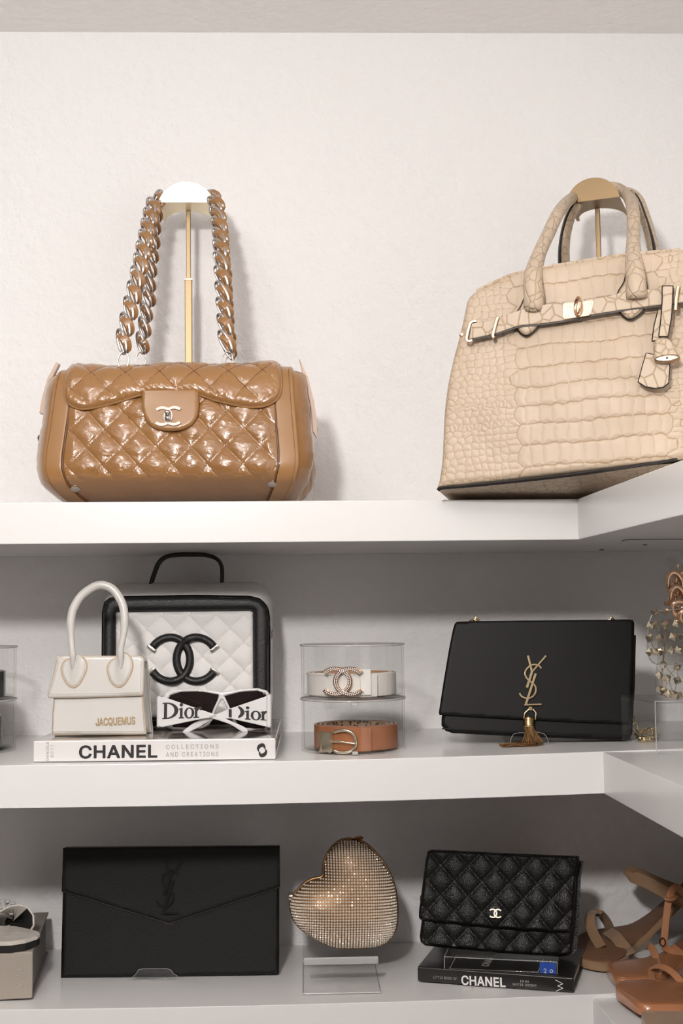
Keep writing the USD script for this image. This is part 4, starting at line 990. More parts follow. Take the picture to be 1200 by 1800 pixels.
b1, bz1 = belt_box(.0857, -.2213, 'clear two tier acrylic box holding a white belt above a cognac belt')
b0, bz0 = belt_box(-.3655, -.1780, 'clear two tier acrylic box with black belts, cut off at the left edge')
def belt(name, label, cx, cy, zb, r0, turns, hgt, th, mt, inner, a0, gap=.0046):
    t = thing(name, label, 'belt', mat4((cx, cy, zb)))
    m, P = coil(r0, turns, gap, hgt, th, a0, 0.0); obj('strap', m, mt, t, smooth=30)
    # lining on the inner face
    T, N, B = frames(P, up=(0,0,1)); c = P.copy(); rr = np.linalg.norm(P[:, :2], axis=1, keepdims=True); c[:, :2] *= (rr-th*.55)/rr
    obj('lining', sweep(c, rect(hgt-.0008, .0008), up=(0,0,1)), inner, t, smooth=30)
    return t, P
def around(r, px, py, cx, cy):
    """Angle at which the photo ray meets the belt's outer face."""
    d = ray(px, py); o = EYE[:2]-np.array([cx, cy]); a = d[:2]@d[:2]; b = o@d[:2]; c = o@o-r*r
    tt = (-b-math.sqrt(max(b*b-a*c, 0)))/a; q = o+d[:2]*tt; return math.atan2(q[1], q[0]), EYE[2]+d[2]*tt
def wrap(poly, r, zb, th, h0):
    """Lays a flat shape (arc length, height) on the belt's outer face."""
    m = slab(poly, th, .0004, h0).subdivide_to_size(.004) if True else None
    v = m.vertices.copy(); a = v[:, 0]/r; rr = r+v[:, 2]; m.vertices = np.c_[rr*np.cos(a), rr*np.sin(a), v[:, 1]-zb]; return m
# upper: white belt with interlocked crystal rings
cx, cy, zb = .0857, -.2213, bz1+.0628
R1 = .0522
wt, WP = belt('belt', 'white leather belt with a pink gold interlocked crystal buckle, coiled', cx, cy, zb, R1, 2.3, .0258, .0030, white_belt_m, tan_inner_m, -.35*math.pi)
def polar(pts, r, cx, cy):
    out = []
    for p in pts: a, z = around(r, *p, cx, cy); out.append((a*r, z))
    return np.array(out)
kp = polar([(639,1176.5),(656,1176),(657,1221),(641,1222)], R1+.003, cx, cy)
obj('keeper_loop', wrap(Polygon(kp), R1, zb, .0030, .0016), white_belt_m, wt, smooth=30)
bc, bz_ = around(R1+.006, 602, 1198, cx, cy)
al, _ = around(R1+.006, 567, 1198, cx, cy); ar, _ = around(R1+.006, 637, 1198, cx, cy); half = (ar-al)/2*R1
Rb = .0135; gp = 2*(half-Rb*1.0)
th0 = bc; nB = np.array([math.cos(th0), math.sin(th0), 0]); uB = np.array([-math.sin(th0), math.cos(th0), 0])
MB_ = mat4(nB*(R1+.0040)+np.array([0,0,bz_-zb]), uB, (0,0,1), nB)
ca, cb = double_c(.0155, .0043, .0135, 40, 1.0)
sq = lambda g: affinity.scale(g, 1.24, 1.06, origin=(0,0))
bk_ = obj('buckle', moved(cat(slab(sq(ca), .0022, .0006), slab(sq(cb), .0030, .0006)), MB_), rose_m, wt)
st = []
for s_ in (-1, 1):
    for rr in (.0122, .0139):
        for a in np.radians(np.arange(44, 317, 360/(2*math.pi*rr/.00175))):
            st.append(trimesh.creation.icosphere(1, .00075).apply_translation((1.24*s_*(.00675+rr*math.cos(a)), 1.06*rr*math.sin(a), .0024 if s_ < 0 else .0032)))
obj('crystals', moved(cat(st), MB_), crystal_m, bk_, kind='stuff')
stl = []
for dz in (.0016, .0242):
    for i in range(2, 60, 1):
        a0_ = -.35*math.pi-i*.0405*2; p = np.array([math.cos(a0_), math.sin(a0_)])*(R1+.0017); q = np.array([math.cos(a0_-.045), math.sin(a0_-.045)])*(R1+.0017); stl.append(tube(np.array([(*p, dz), (*q, dz)]), .0003, 4))
obj('stitching', cat(stl), thread_m, wt, kind='stuff')
# lower: cognac belt with a gold buckle
zb2 = bz1+.0031; R2 = .0494; cx2 = cx+.0040
bt_, BP = belt('belt', 'cognac brown leather belt with a pale gold buckle and spotted lining, coiled', cx2, cy, zb2, R2, 3.2, .0265, .0032, brown_belt_m, leopard_m, -.42*math.pi, .0052)
def on_belt(pts): return polar(pts, R2+.004, cx2, cy)
pl_ = on_belt([(572,1286),(597,1288),(597,1322),(573,1324)])
bkl = obj('buckle_clamp', wrap(Polygon(pl_), R2, zb2, .0040, .0020), champagne_m, bt_, smooth=30)
for x0, x1 in ((575,578),(592,595)): obj('clamp_rib', wrap(Polygon(on_belt([(x0,1285),(x1,1285),(x1,1324),(x0,1324)])), R2, zb2, .0012, .0058), champagne_m, bkl, smooth=30)
fp = on_belt([(600,1287),(609,1284.5),(620,1284),(628,1287),(634,1295),(636,1304),(634,1313),(627,1320),(616,1323),(606,1322),(600,1319)])
P3 = spline(np.c_[fp, np.full(len(fp), .0052)], 50); a = P3[:, 0]/R2
obj('buckle_frame', tube(np.c_[(R2+P3[:, 2])*np.cos(a), (R2+P3[:, 2])*np.sin(a), P3[:, 1]-zb2], .0019, 10), champagne_m, bt_, smooth=True)
pr_ = on_belt([(593,1304),(605,1303),(620,1304.5),(635,1306.5)]); P3 = spline(np.c_[pr_, [.0058,.0066,.0072,.0072]], 20); a = P3[:, 0]/R2
obj('buckle_prong', tube(np.c_[(R2+P3[:, 2])*np.cos(a), (R2+P3[:, 2])*np.sin(a), P3[:, 1]-zb2], .0014, 8, scale=np.linspace(1.1, .7, 20)), champagne_m, bt_, smooth=True)
# belts of the left box
belt('belt', 'black leather belt with tan lining coiled in the upper tier at the left edge', -.3655, -.178, bz0+.0628, .0500, 2.4, .0290, .0032, black_belt_m, tan_inner_m, -.1*math.pi)
lb, LP = belt('belt', 'glossy black wide belt coiled in the lower tier at the left edge', -.3655, -.178, bz0+.0031, .0465, 2.4, .0370, .0036, black_belt_m, black_belt_m, -.2*math.pi)

# black bag with gold monogram and tassel
smooth_black_m = look('smooth_black_leather', (.007,.006,.0055), .46, bump=(('noise', 900., .00006),), spec=.15)
black_seam_m = look('black_seam', (.006,.006,.006), .6)
gold_pol_m = look('polished_gold', (.83,.66,.40), .16, 1.0)
bronze_m = look('bronze_tassel', (.22,.115,.045), .42, .6)
yawb = math.radians(7); ln = math.radians(9)
ub = np.array([math.cos(yawb), -math.sin(yawb), 0]); nb = np.array([-math.sin(yawb)*math.cos(ln), -math.cos(yawb)*math.cos(ln), math.sin(ln)]); vb = np.cross(nb, ub)
_o = on(1112,1302,sz('m',.43)+.0008); KF = Frame(np.array([_o[0], _o[1], sz('m', _o[0])+.0008]), ub, vb)
kb_ = thing('shoulder_bag', 'smooth black leather flap bag with gold monogram letters and hanging tassel', 'handbag', KF.M)
bod = fillet(Polygon(KF.px([(776,1262),(776,1276),(783,1285),(795,1289),(870,1293),(960,1297),(1060,1300.5),(1108,1301.5),(1110,1285),(1110,1200),(1112,1100),(1105,1096),(803,1101),(792,1130)])), .001)
obj('body', level(pad(bod, .003, lambda x, y, d: dome(d, .003, .003)-.003, lambda x, y, d: -.046+.012*np.clip(y/.14, 0, 1)-dome(d, .003, .003)+.003), ln), smooth_black_m, kb_, smooth=45)
lowl = KF.px([(777,1281),(870,1284),(1000,1288),(1108,1291)])
obj('base_seam', tube(np.c_[spline(lowl, 30), np.full(30, .0004)], .0007, 6), black_seam_m, kb_)
flp = KF.px([(803,1092.5),(812,1092),(960,1090),(1106,1088.5),(1113,1090),(1115,1096),(1113,1160),(1108,1273),(1000,1269),(880,1263),(772,1256.5),(771,1252),(779,1200),(789,1140),(796,1105),(799,1096)], .004)
flpP = Polygon(flp)
kf = obj('flap', pad(flpP, .0022, lambda x, y, d: .0024+dome(d, .0016, .0014), lambda x, y, d: .0006+0*x), smooth_black_m, kb_, smooth=45)
tl, trr = flp[0], flp[4]
obj('top_fold', sweep(np.array([(tl[0]+.001, tl[1]-.004, -.0145), (trr[0]-.001, trr[1]-.004, -.0145)]), rect(.0085, .034, .004, 4), up=(0,1,0)), smooth_black_m, kf, smooth=50)
obj('flap_stitching', stitches([LineString(KF.px([(776,1252.5),(880,1259.5),(1000,1265),(1103,1269)], .005)), LineString(KF.px([(1108,1100),(1107,1180),(1104,1265)], .005))], .0039, .0026, .0005, .0003), black_seam_m, kf, smooth=False, kind='stuff')
# side gusset with its folds (right end)
rb, rt = KF.px([(1108,1300)])[0], KF.px([(1112,1098)])[0]
for k, off in enumerate((-.010, -.022, -.034)):
    obj('side_fold', sweep(np.array([(rb[0]+.0012, rb[1]+.004+math.tan(ln)*-off, off), ((rb[0]+rt[0])/2+.0025, (rb[1]+rt[1])/2, off+.002), (rt[0]+.001, rt[1]-.012, off+.006)]), rect(.004, .009, .0018, 3), up=(1,0,0)), smooth_black_m, kb_, smooth=50)
c9 = lambda pts: [(890+x/9., 1130+y/9.) for x, y in pts]
def bars(fr, parent, groups, h, t, mt, name='letter'):
    """Letters as flat metal bars; a group is a list of (points, width in photo px, curved)."""
    for i, g in enumerate(groups):
        ss = unary_union([stroke(fr.px(c, h), w*.00068, 40, cv) for c, w, cv in g])
        obj(name, slab(ss, t, .0004, h+.0007*i), mt, parent, smooth=35)
ysl = [[(c9([(325,205),(355,205),(392,430),(398,462)]), 3.4, False), (c9([(622,205),(398,462),(320,712)]), 3.4, False)],
       [(c9([(545,410),(520,372),(470,350),(410,350),(345,385),(300,440),(290,500),(315,560),(375,615),(435,665),(462,725),(452,795),(405,855),(340,878),(270,868),(222,835),(203,795)]), 2.7, True)],
       [(c9([(458,490),(300,985)]), 3.8, False), (c9([(278,985),(550,975)]), 2.6, False)]]
ysl = [[(c9([(338,203),(365,320),(400,462)]), 3.4, False), (c9([(622,205),(400,462)]), 2.8, False), (c9([(402,455),(320,712)]), 4.0, False)], ysl[1], ysl[2]]
bars(KF, kb_, ysl, .0044, .0022, gold_pol_m, 'monogram_letter')
tb0 = KF.px(c9([(375,1010),(375,1068)]), .005)
obj('tassel_tab', slab(LineString(tb0).buffer(.0019, cap_style=2), .002, .0004, .0048), gold_pol_m, kb_)
for pp in ([(352,1048),(288,1110),(266,1212)], [(412,1048),(466,1110),(452,1218)]):
    obj('tassel_link', tube(np.c_[KF.px(c9(pp), .006), np.full(3, .0064)], .0009, 8), gold_pol_m, kb_, smooth=True)
capc = KF.px(c9([(350,1182),(352,1340)]), .010)
ax = unit(np.r_[capc[0]-capc[1], 0]); o_ = np.r_[capc[1], .0092]; L_ = np.linalg.norm(capc[0]-capc[1])
sx_ = np.cross(ax, (0,0,1)); MT = mat4(o_, sx_, np.cross(ax, sx_), ax)
cap = obj('tassel_cap', moved(lathe([(0,0),(.0062,0),(.0066,.0006),(.0066,.0018),(.0061,.0022),(.0061,L_*.78),(.0066,L_*.8),(.0066,L_*.9),(.0050,L_*.92),(.0050,L_),(0,L_)], 32), MT), look('aged_gold_cap', (.55,.38,.19), .3, 1.0, bump=(('noise', 500., .0003),)), kb_, smooth=35)
rngt = np.random.default_rng(4); st = []
b_w = KF.world(o_)
for k in range(150):
    a, r = rngt.uniform(0, 2*math.pi), .0056*math.sqrt(rngt.uniform()); p0 = KF.world(o_+np.array([r*math.cos(a)*sx_[0]+0, 0, r*math.sin(a)])*[1,1,1])
    zsh = sz('m', p0[0])+.0009+.0035*rngt.uniform()**2
    if k < 95:      # hang, then trail off to the left along the shelf
        land = np.array([p0[0]+rngt.normal(.001, .0045), p0[1]-.006+rngt.normal(0, .004), zsh])
        end = np.array([b_w[0]-rngt.uniform(.004, .038), land[1]-.004+rngt.normal(0, .0035), sz('m', p0[0])+.0008+.002*rngt.uniform()])
        P = spline([p0, (p0+land)/2+np.array([0,-.0015,0]), land, end], 14)
    else:
        land = np.array([p0[0]+rngt.normal(.004, .006), p0[1]-.004+rngt.normal(0, .004), zsh]); P = spline([p0, (p0+land)/2, land], 9)
    st.append(tube(KF.loc(P), .00048, 5))
obj('tassel_strands', cat(st), bronze_m, cap, smooth=True, kind='stuff')
# chain eyelets on the top and the chain spilling out at the right
for x in (833, 1072):
    q = KF.px([(x, 1094)])[0]; zt_ = KF.px([(x, 1097)], .003)[0]
    e = obj('eyelet', moved(trimesh.creation.torus(.0062, .0014, 24, 8), mat4((q[0], q[1]-.0005, -.004), (1,0,0), (0,.45,-.9), (0,.9,.45))), gold_pol_m, kb_, smooth=True)
    for k, (dx, dy, rz) in enumerate(((-.002,.0015,.3),(.0018,.0030,1.2),(.0040,.0022,2.2))):
        obj('chain_link', moved(moved(trimesh.creation.torus(.0026, .0009, 16, 8), np.diag([1.3,.9,1,1])), mat4((q[0]+dx, q[1]+dy, -.004), (math.cos(rz), math.sin(rz), .3), (-math.sin(rz), math.cos(rz), .2), (0.1,-.3,1))), gold_pol_m, e, smooth=True)
def curb(P, parent, n, r=.0026, w=.0009, mt=gold_pol_m, seed=3):
    Q = spline(P, n+1); rg = np.random.default_rng(seed)
    for k in range(n):
        o = (Q[k]+Q[k+1])/2; t = unit(Q[k+1]-Q[k]); a_ = unit(np.cross(t, (.2,-1,.3))); ang = (.8 if k % 2 else -.6)+rg.normal(0, .2); c_ = np.cross(t, a_)
        y_ = math.cos(ang)*a_+math.sin(ang)*c_
        obj('chain_link', moved(moved(trimesh.creation.torus(r, w, 16, 8), np.diag([1.45,.85,1,1])), mat4(o, t, y_, np.cross(t, y_))), mt, parent, smooth=True)
zsw = lambda p, dz: np.array([p[0], p[1], sz('m', p[0])+dz])
ch = [at(1105,1242,-.188), at(1109,1258,-.192), at(1114,1275,-.197), at(1119,1288,-.203), zsw(on(1124,1306,H-.1560), .0040), zsw(on(1136,1308,H-.1560), .0040), zsw(on(1150,1304,H-.1560), .0040), zsw(on(1150,1296,H-.1560), .0060), at(1140,1283,-.165), at(1130,1288,-.160), zsw(on(1126,1296,H-.1560), .0045)]
curb([KF.loc(p) for p in ch], kb_, 20, .0038, .0014)

# clear display easels: a bent acrylic strip, its lip in front of the thing it carries
def easel(label, lip_px, z, depth, back_h, tilt, yaw):
    """Lip outline from the photo; the strip runs back under the thing and turns up behind it."""
    lip = np.array(lip_px, float); c = on(lip[:, 0].mean(), lip[:, 1].max(), z+.0011)
    c_, s_ = math.cos(yaw), math.sin(yaw); fr = Frame(c, (c_, s_, 0), (0,0,1))
    t = thing('display_easel', label, 'display stand', fr.M)
    P = fillet(Polygon(fr.px(lip)), .0); w0, _, w1, h1 = P.bounds
    P = unary_union([P, sbox(w0+.003, 0, w1-.003, .002)]).buffer(-.0012).buffer(.0024).buffer(-.0012)
    P = P.intersection(sbox(-1, .0004, 1, 1))
    obj('front_lip', slab(P, .0022, .0006, -.0011), acr, t)
    r_ = np.asarray(polys(P)[0].exterior.segmentize(.003).coords)[:-1]
    obj('lip_edge', tube(np.c_[r_, np.zeros(len(r_))], .0003, 5, closed=True), acr_edge, t)
    obj('base_plate', rbox((w1-w0+.010, .0022, depth), .0006, ((w0+w1)/2, .0013, -depth/2)), acr, t)
    b = rbox((w1-w0, back_h, .0022), .0006, (0, back_h/2, 0)); obj('back_rest', moved(moved(b, trimesh.transformations.rotation_matrix(-tilt, (1,0,0))), trimesh.transformations.translation_matrix(((w0+w1)/2, .002, -depth+.012))), acr, t)
    return t
easel('small clear acrylic easel whose front lip shows under the gold tassel bag', [(897,1308),(898,1297),(903,1290),(912,1288),(946,1287),(956,1290),(962,1298),(964,1308)], sz('m', .27), .135, .05, math.radians(9), -yawb)

# clear bag with gold pyramid studs on an acrylic riser (cut by the right edge)
z_w = sz('m', .35)-.0006
rA = on(1153, 1327.5, z_w); rt_z = at(1153, 1233, rA[1])[2]
ry = math.radians(4)
RM = mat4((rA[0], rA[1], z_w), (math.cos(ry), math.sin(ry), 0), (-math.sin(ry), math.cos(ry), 0))
rs = thing('acrylic_riser', 'clear acrylic riser under the studded transparent bag at the right edge', 'display stand', RM)
hh = rt_z-z_w; RW, RD = .150, .105
obj('front_pane', rbox((RW, .0028, hh), .0007, (RW/2, .0014, hh/2+.0003)), acr, rs); obj('back_pane', rbox((RW, .0028, hh), .0007, (RW/2, RD-.0014, hh/2+.0003)), acr, rs)
obj('top_pane', rbox((RW, RD-.006, .0028), .0007, (RW/2, RD/2, hh-.0014)), acr, rs)
for P in ([(0,0,.0005),(0,0,hh)], [(0,0,hh),(RW,0,hh)], [(0,0,.0006),(RW,0,.0006)]):
    obj('polished_edge', tube(np.array(P)+np.array([.0004,-.0002,0]), .0006, 6), acr_edge, rs)
SBF = Frame(np.array([at(1185,1236,rA[1]+.035)[0], rA[1]+.035, rt_z+.0010]), (math.cos(ry), math.sin(ry), 0), (0,0,1))
pvc = acrylic('clear_vinyl', (.94,.935,.92), (.46,.40,.34))
sb = thing('clear_bag', 'transparent vinyl bag with gold pyramid studs and rose gold chain, at the right edge', 'handbag', SBF.M)
bo_ = SBF.px([(1171,1090),(1166,1120),(1163,1160),(1160,1195),(1161,1212),(1168,1224),(1182,1233),(1200,1236),(1270,1237),(1320,1230),(1330,1205),(1326,1150),(1318,1090)])
bo_[:, 1] = np.maximum(bo_[:, 1], .0012)
bP = Polygon(np.vstack([spline(bo_, 60)]))
obj('body', pad(bP, .004, lambda x, y, d: .004+dome(d, .012, .012), lambda x, y, d: -.014-dome(d, .012, .010)), pvc, sb, smooth=60)
rp = np.asarray(bP.exterior.segmentize(.003).coords)[:-1]
for z in (.004,): obj('piping', tube(np.c_[rp, np.full(len(rp), z)], .0007, 7, closed=True), look('rosy_vinyl_piping', (.42,.25,.17), .25, .3), sb, smooth=True)
fl_s = SBF.px([(1174,1072),(1150,1074),(1141,1082),(1136,1098),(1134,1120),(1134,1142),(1137,1156),(1143,1164),(1150,1167),(1200,1167),(1290,1166),(1330,1150),(1334,1100),(1325,1070),(1250,1066)], .012)
fP = Polygon(spline(fl_s, 70, closed=True))
obj('flap', slab(fP, .0018, .0005, .0178), pvc, sb, smooth=35)
rp = np.asarray(polys(fP)[0].exterior.segmentize(.003).coords)[:-1]
obj('flap_edge', tube(np.c_[rp, np.full(len(rp), .0187)], .0007, 6, closed=True), look('vinyl_edge', (.45,.42,.39), .2, trans=.4), sb, smooth=True)
def stud(px, py, h, k=0):
    q = SBF.px([(px, py)], h)[0]; a = math.radians(20+25*(k % 3)); s_ = .0036
    V = np.array([(-s_,-s_,0),(s_,-s_,0),(s_,s_,0),(-s_,s_,0),(-s_,-s_,.0008),(s_,-s_,.0008),(s_,s_,.0008),(-s_,s_,.0008),(0,0,.0046)])
    f = [(0,2,1),(0,3,2),(0,1,5),(0,5,4),(1,2,6),(1,6,5),(2,3,7),(2,7,6),(3,0,4),(3,4,7),(4,5,8),(5,6,8),(6,7,8),(7,4,8)]
    m = trimesh.Trimesh(V, f, process=False); m.apply_transform(trimesh.transformations.rotation_matrix(a, (0,0,1))); m.apply_translation((q[0], q[1], h))
    obj('stud', m, champagne_m, sb, smooth=False)
for k, (x, y) in enumerate([(1150,1076),(1168,1075),(1142,1099),(1151,1099),(1168,1098),(1188,1096),(1141,1122),(1159,1121),(1182,1119),(1198,1118),(1141,1146),(1151,1146),(1163,1145),(1180,1143),(1192,1142),(1215,1120),(1215,1145),(1232,1098),(1232,1122)]): stud(x, y, .0196, k)
for k, (x, y) in enumerate([(1165,1168),(1190,1172),(1190,1196),(1158,1187),(1158,1211),(1166,1215),(1174,1219),(1183,1220),(1193,1223),(1204,1223),(1172,1192),(1218,1222),(1215,1195),(1232,1222)]): stud(x, y, .0148 if x > 1163 else .004, k+1)
ln_ = []
for a, b in (((1151,1099),(1159,1121)),((1159,1121),(1151,1146)),((1141,1122),(1151,1146)),((1159,1121),(1166,1136)),((1188,1096),(1182,1119)),((1182,1119),(1180,1143)),((1190,1196),(1190,1172)),((1190,1172),(1172,1190)),((1172,1190),(1168,1215)),((1172,1190),(1183,1220)),((1190,1196),(1183,1220)),((1165,1168),(1190,1196))):
    A, B = SBF.px([a, b], .016); ln_.append(tube(np.array([(*A, .0166), (*B, .0166)]), .0004, 5))
obj('inner_wires', cat(ln_), look('dark_wire', (.20,.16,.13), .4), sb, kind='stuff')
def fat_link(px, py, rx, ry_, rot, h, r=.0030):
    q = SBF.px([(px, py)], h)[0]; a = np.linspace(0, 2*np.pi, 30, endpoint=False); c_, s_ = math.cos(rot), math.sin(rot)
    x, y = rx*np.cos(a), ry_*np.sin(a); P = np.stack([q[0]+c_*x-s_*y, q[1]+s_*x+c_*y, h+.002*np.sin(a+rot)], 1)
    obj('handle_link', tube(P, r, 10, closed=True), rose_m, sb, smooth=True)
for args in ((1186,1026,.0080,.0125,.25,.006),(1190,1052,.0078,.0130,.15,.011),(1199,1074,.0085,.0130,.9,.016),(1215,1084,.0085,.0130,1.4,.018),(1196,1046,.0050,.0085,-.6,.003),(1203,1018,.0080,.0125,-.9,.002)): fat_link(*args)
q = SBF.px([(1168,1061),(1180,1060)], .008); obj('handle_ring', sweep(np.array([(*q[0], .008), (*q[1], .008)]), rect(.004, .004, .0008), up=(0,0,1)), look('brown_metal', (.33,.2,.12), .35, 1.0), sb)
q = SBF.px([(1180,984),(1186,1003),(1196,985),(1200,1000)], -.01)
stp = spline(np.c_[SBF.px([(1179,980),(1183,996),(1190,1012)], -.012), [-.012]*3], 12)
obj('vinyl_strap', sweep(stp, rect(.0016, .011, .0004), up=(0,0,1)), pvc, sb)
q = SBF.px([(1190,995)], -.010)[0]; obj('strap_stud', moved(trimesh.creation.icosphere(2, .0032), mat4((q[0], q[1], -.008), (1,0,0), (0,1.2,0), (0,0,.6))), champagne_m, sb, smooth=True)

# ------------------------------------------------------------------ lowest shelf: grey book and shoe, envelope clutch, heart, quilted clutch, sandals
zb_ = lambda x: sz('b', x)
grey_cloth_m = look('grey_book_cloth', (.34,.295,.25), .75, bump=(('noise', (900., 900., 900.), .0002),))
grey_top_m = look('grey_book_board', (.26,.225,.195), .7, bump=(('noise', 500., .0002),))
dark_paper_m = look('grey_book_paper', (.25,.23,.21), .8, bump=(('noise', (20., 20., 1500.), .0006),))
A, B = on(-95,1763,zb_(-.40)), on(57,1758.6,zb_(-.28)); A[2] = B[2] = max(zb_(A[0]), zb_(B[0]))+.0006
hy = at(57,1673,B[1])[2]-B[2]
bk2, M2 = book('thick grey cloth book at the left edge carrying the jewelled slide', A, B, .185, hy, grey_top_m, grey_cloth_m, dark_paper_m)
FB2 = Frame(M2[:3,3], M2[:3,0], (0,0,1)); p0 = FB2.px([(39,1736)])[0]
g, w = glyphs('Yale', .0068, .0004, 0); g = affinity.rotate(g, 90, origin=(0,0))
obj('lettering', moved(slab(g, .00025, .0001), mat4((p0[0], -.0009, p0[1]), (1,0,0), (0,0,1), (0,-1,0))), look('silver_stamp', (.62,.58,.54), .35, .5), bk2, smooth=False)
YT = B[2]+hy
# jewelled slide on the book
slide_white_m = look('white_satin_insole', (.66,.62,.57), .45, vary=((40.), (.55,.50,.45), (.45,.6)))
black_sole_m = look('black_shoe_sole', (.012,.011,.010), .5)
jewel_m = look('silver_jewels', (.80,.78,.76), .12, .35)
sl = thing('slide_shoe', 'white and black slide shoe with a jewelled silver strap, on the grey book', 'shoe', mat4((-.32, -.14, YT+.0005)))
SO = np.array([-.32, -.14, YT+.0005])
def hplane(pts, z): return np.array([on(x, y, z)[:2] for x, y in pts])
toe = hplane([(-70,1660),(-20,1658),(0,1657),(20,1656.5),(45,1652.5),(66,1645.5),(71,1641),(66,1637),(50,1633),(28,1628.5),(0,1628),(-50,1626),(-90,1630)], YT+.012)-SO[:2]
tp2 = Polygon(toe).buffer(-.004).buffer(.006).buffer(-.002)
obj('sole', slab(tp2.buffer(-.0006), .0085, .001, 0), black_sole_m, sl); obj('insole', slab(tp2, .0042, .0014, .0080), slide_white_m, sl)
arc_ = [at(29,1631,-.135), at(35,1623,-.133), at(33,1613,-.131), at(22,1606,-.129), at(5,1603,-.127), at(-15,1602,-.125), at(-45,1607,-.122), at(-70,1622,-.12)]
P = spline(np.array(arc_)-SO, 30)
band = obj('strap', sweep(P, rect(.056, .0022, .0008, 2), up=(.75,-.7,.05)), slide_white_m, sl, smooth=50)
P2 = P.copy(); cc_ = P.mean(0); P2 = P2+(cc_-P2)*.035
obj('strap_lining', sweep(P2, rect(.0548, .0016, .0005, 2), up=(.75,-.7,.05)), black_sole_m, band, smooth=50)
rng = np.random.default_rng(8); jw = []
for k in range(130):
    i = rng.uniform(.22, 1); q = np.array([np.interp(i, np.linspace(0,1,30), P[:, c]) for c in range(3)]); q += np.array([rng.normal(0,.0012), rng.uniform(-.012,.015), .0020+rng.uniform(0, .0095)])
    s_ = rng.uniform(.0016, .0034); m = trimesh.creation.icosphere(1, s_); m.apply_scale([1,1,.7]); m.apply_translation(q); jw.append(m)
obj('jewels', cat(jw), jewel_m, band, smooth=False, kind='stuff')

# black envelope clutch
spark_m = look('black_glitter_grain', (.007,.0063,.006), .42, bump=(('noise', 1500., .0003), ('noise', 420., .0002)), spec=.25, vary=(2100., (.16,.145,.135), (.655,.70)))
black_metal_m = look('black_metal', (.02,.018,.017), .22, .4)
ey_ = -.131
EF = Frame(np.array([at(298,1719,ey_)[0], ey_, zb_(-.13)+.0008]), (1,-.028,0), (0,.10,1))
en = thing('envelope_clutch', 'black grained envelope clutch with a black metal monogram on its pointed flap', 'clutch bag', EF.M)
eo = EF.px([(107,1720),(300,1718.5),(490,1713.5),(490.5,1489),(112,1492)]); eo[:3, 1] = np.maximum(eo[:3, 1], .0002)
eP = Polygon(eo).buffer(-.0012).buffer(.0012)
obj('body', level(pad(eP, .003, lambda x, y, d: dome(d, .003, .0022), lambda x, y, d: -.016-dome(d, .003, .002)), .12), spark_m, en, smooth=45)
efl = Polygon(EF.px([(111,1490.5),(491.5,1487),(492,1560),(304,1622.5),(297,1624),(290,1622.5),(108,1567),(108.5,1560)], .003)).buffer(-.0008).buffer(.0008)
ef = obj('flap', pad(efl, .003, lambda x, y, d: .0030+dome(d, .0014, .0012)-.0008*np.clip((d-.002)/.002, 0, 1)*0, .0018), spark_m, en, smooth=45)
tA, tB = EF.px([(112,1491),(491,1488)], .003)
obj('top_fold', sweep(np.array([(tA[0], tA[1]-.002, -.0062), (tB[0], tB[1]-.002, -.0062)]), rect(.0046, .0215, .002, 3), up=(0,1,0)), spark_m, ef, smooth=50)
obj('flap_edge', tube(np.c_[spline(EF.px([(109,1566.5),(291,1622),(297,1623.5),(303,1622),(491.5,1559.5)], .003), 60), np.full(60, .0034)], .0008, 6), black_edge_m, ef)
obj('edge_stitching', stitches([ring_line(efl, .0022)], .0042, .0024, .0004, .0003), black_seam_m, ef, smooth=False, kind='stuff')
cE = lambda p: (260+(200+(p[0]-890)*9-3)/12*1.0, 0)
def map_e(pts):
    out = []
    for x, y in pts:
        X, Y = (x-890)*9, (y-1130)*9; out.append((260+(195+(X-203)/419*545)/12, 1490+(262+(Y-203)/787*1125)/12))
    return out
bars(EF, ef, [[(map_e(c), w_*1.5, cv) for c, w_, cv in g_] for g_ in ysl], .0044, .0022, black_metal_m, 'monogram_letter')
def lip_easel(label, pts, z, depth, bh, tilt, yaw): return easel(label, pts, z, depth, bh, tilt, yaw)
lip_easel('small clear acrylic easel whose front lip shows under the envelope clutch', [(231,1722),(233,1717),(239,1712),(243,1705),(250,1703),(292,1702.5),(300,1705),(305,1712),(311,1715),(313,1719)], zb_(-.13), .060, .06, math.radians(6), 0.0)

# crystal heart clutch on its acrylic stand
hs = [(405,450),(408,390),(425,310),(465,238),(530,176),(600,156),(665,162),(745,192),(830,268),(900,358),(950,450),(985,560),(1000,680),(1001,800),(985,895),(940,965),(870,1008),(780,1027),(650,1034),(510,1028),(405,990),(300,930),(215,868),(162,790),(141,700),(152,630),(192,578),(255,515),(320,480),(375,470)]
c5 = lambda pts: [(480+x/4.615, 1440+y/4.615) for x, y in pts]
hb0 = on(600,1668,zb_(.07)+.024)
HF = Frame(np.array([hb0[0], -.150, zb_(.07)+.0330]), (1,-.06,0), (0,.12,1))
ho = HF.px(c5(hs)); ho = ho-np.array([0, ho[:, 1].min()-.0016])
hP = Polygon(spline(ho, 150, closed=True)).buffer(0)
gold_mesh_m = look('gold_mesh_base', (.26,.14,.06), .45, .6, bump=(('pebble', 700., .0002),))
gem_m = look('champagne_crystal', (.82,.73,.62), .16, .25, spec=1.0)
gem2_m = gem_m
hc = thing('heart_clutch', 'gold heart shaped clutch covered in rows of champagne crystals', 'clutch bag', HF.M)
def hfront(x, y, d): return dome(d, .040, .026)
obj('body', pad(hP, .0024, hfront, lambda x, y, d: -.004-dome(d, .040, .024)), gold_mesh_m, hc, smooth=60)
rg_ = np.asarray(polys(hP.buffer(.0004))[0].exterior.segmentize(.002).coords)[:-1]
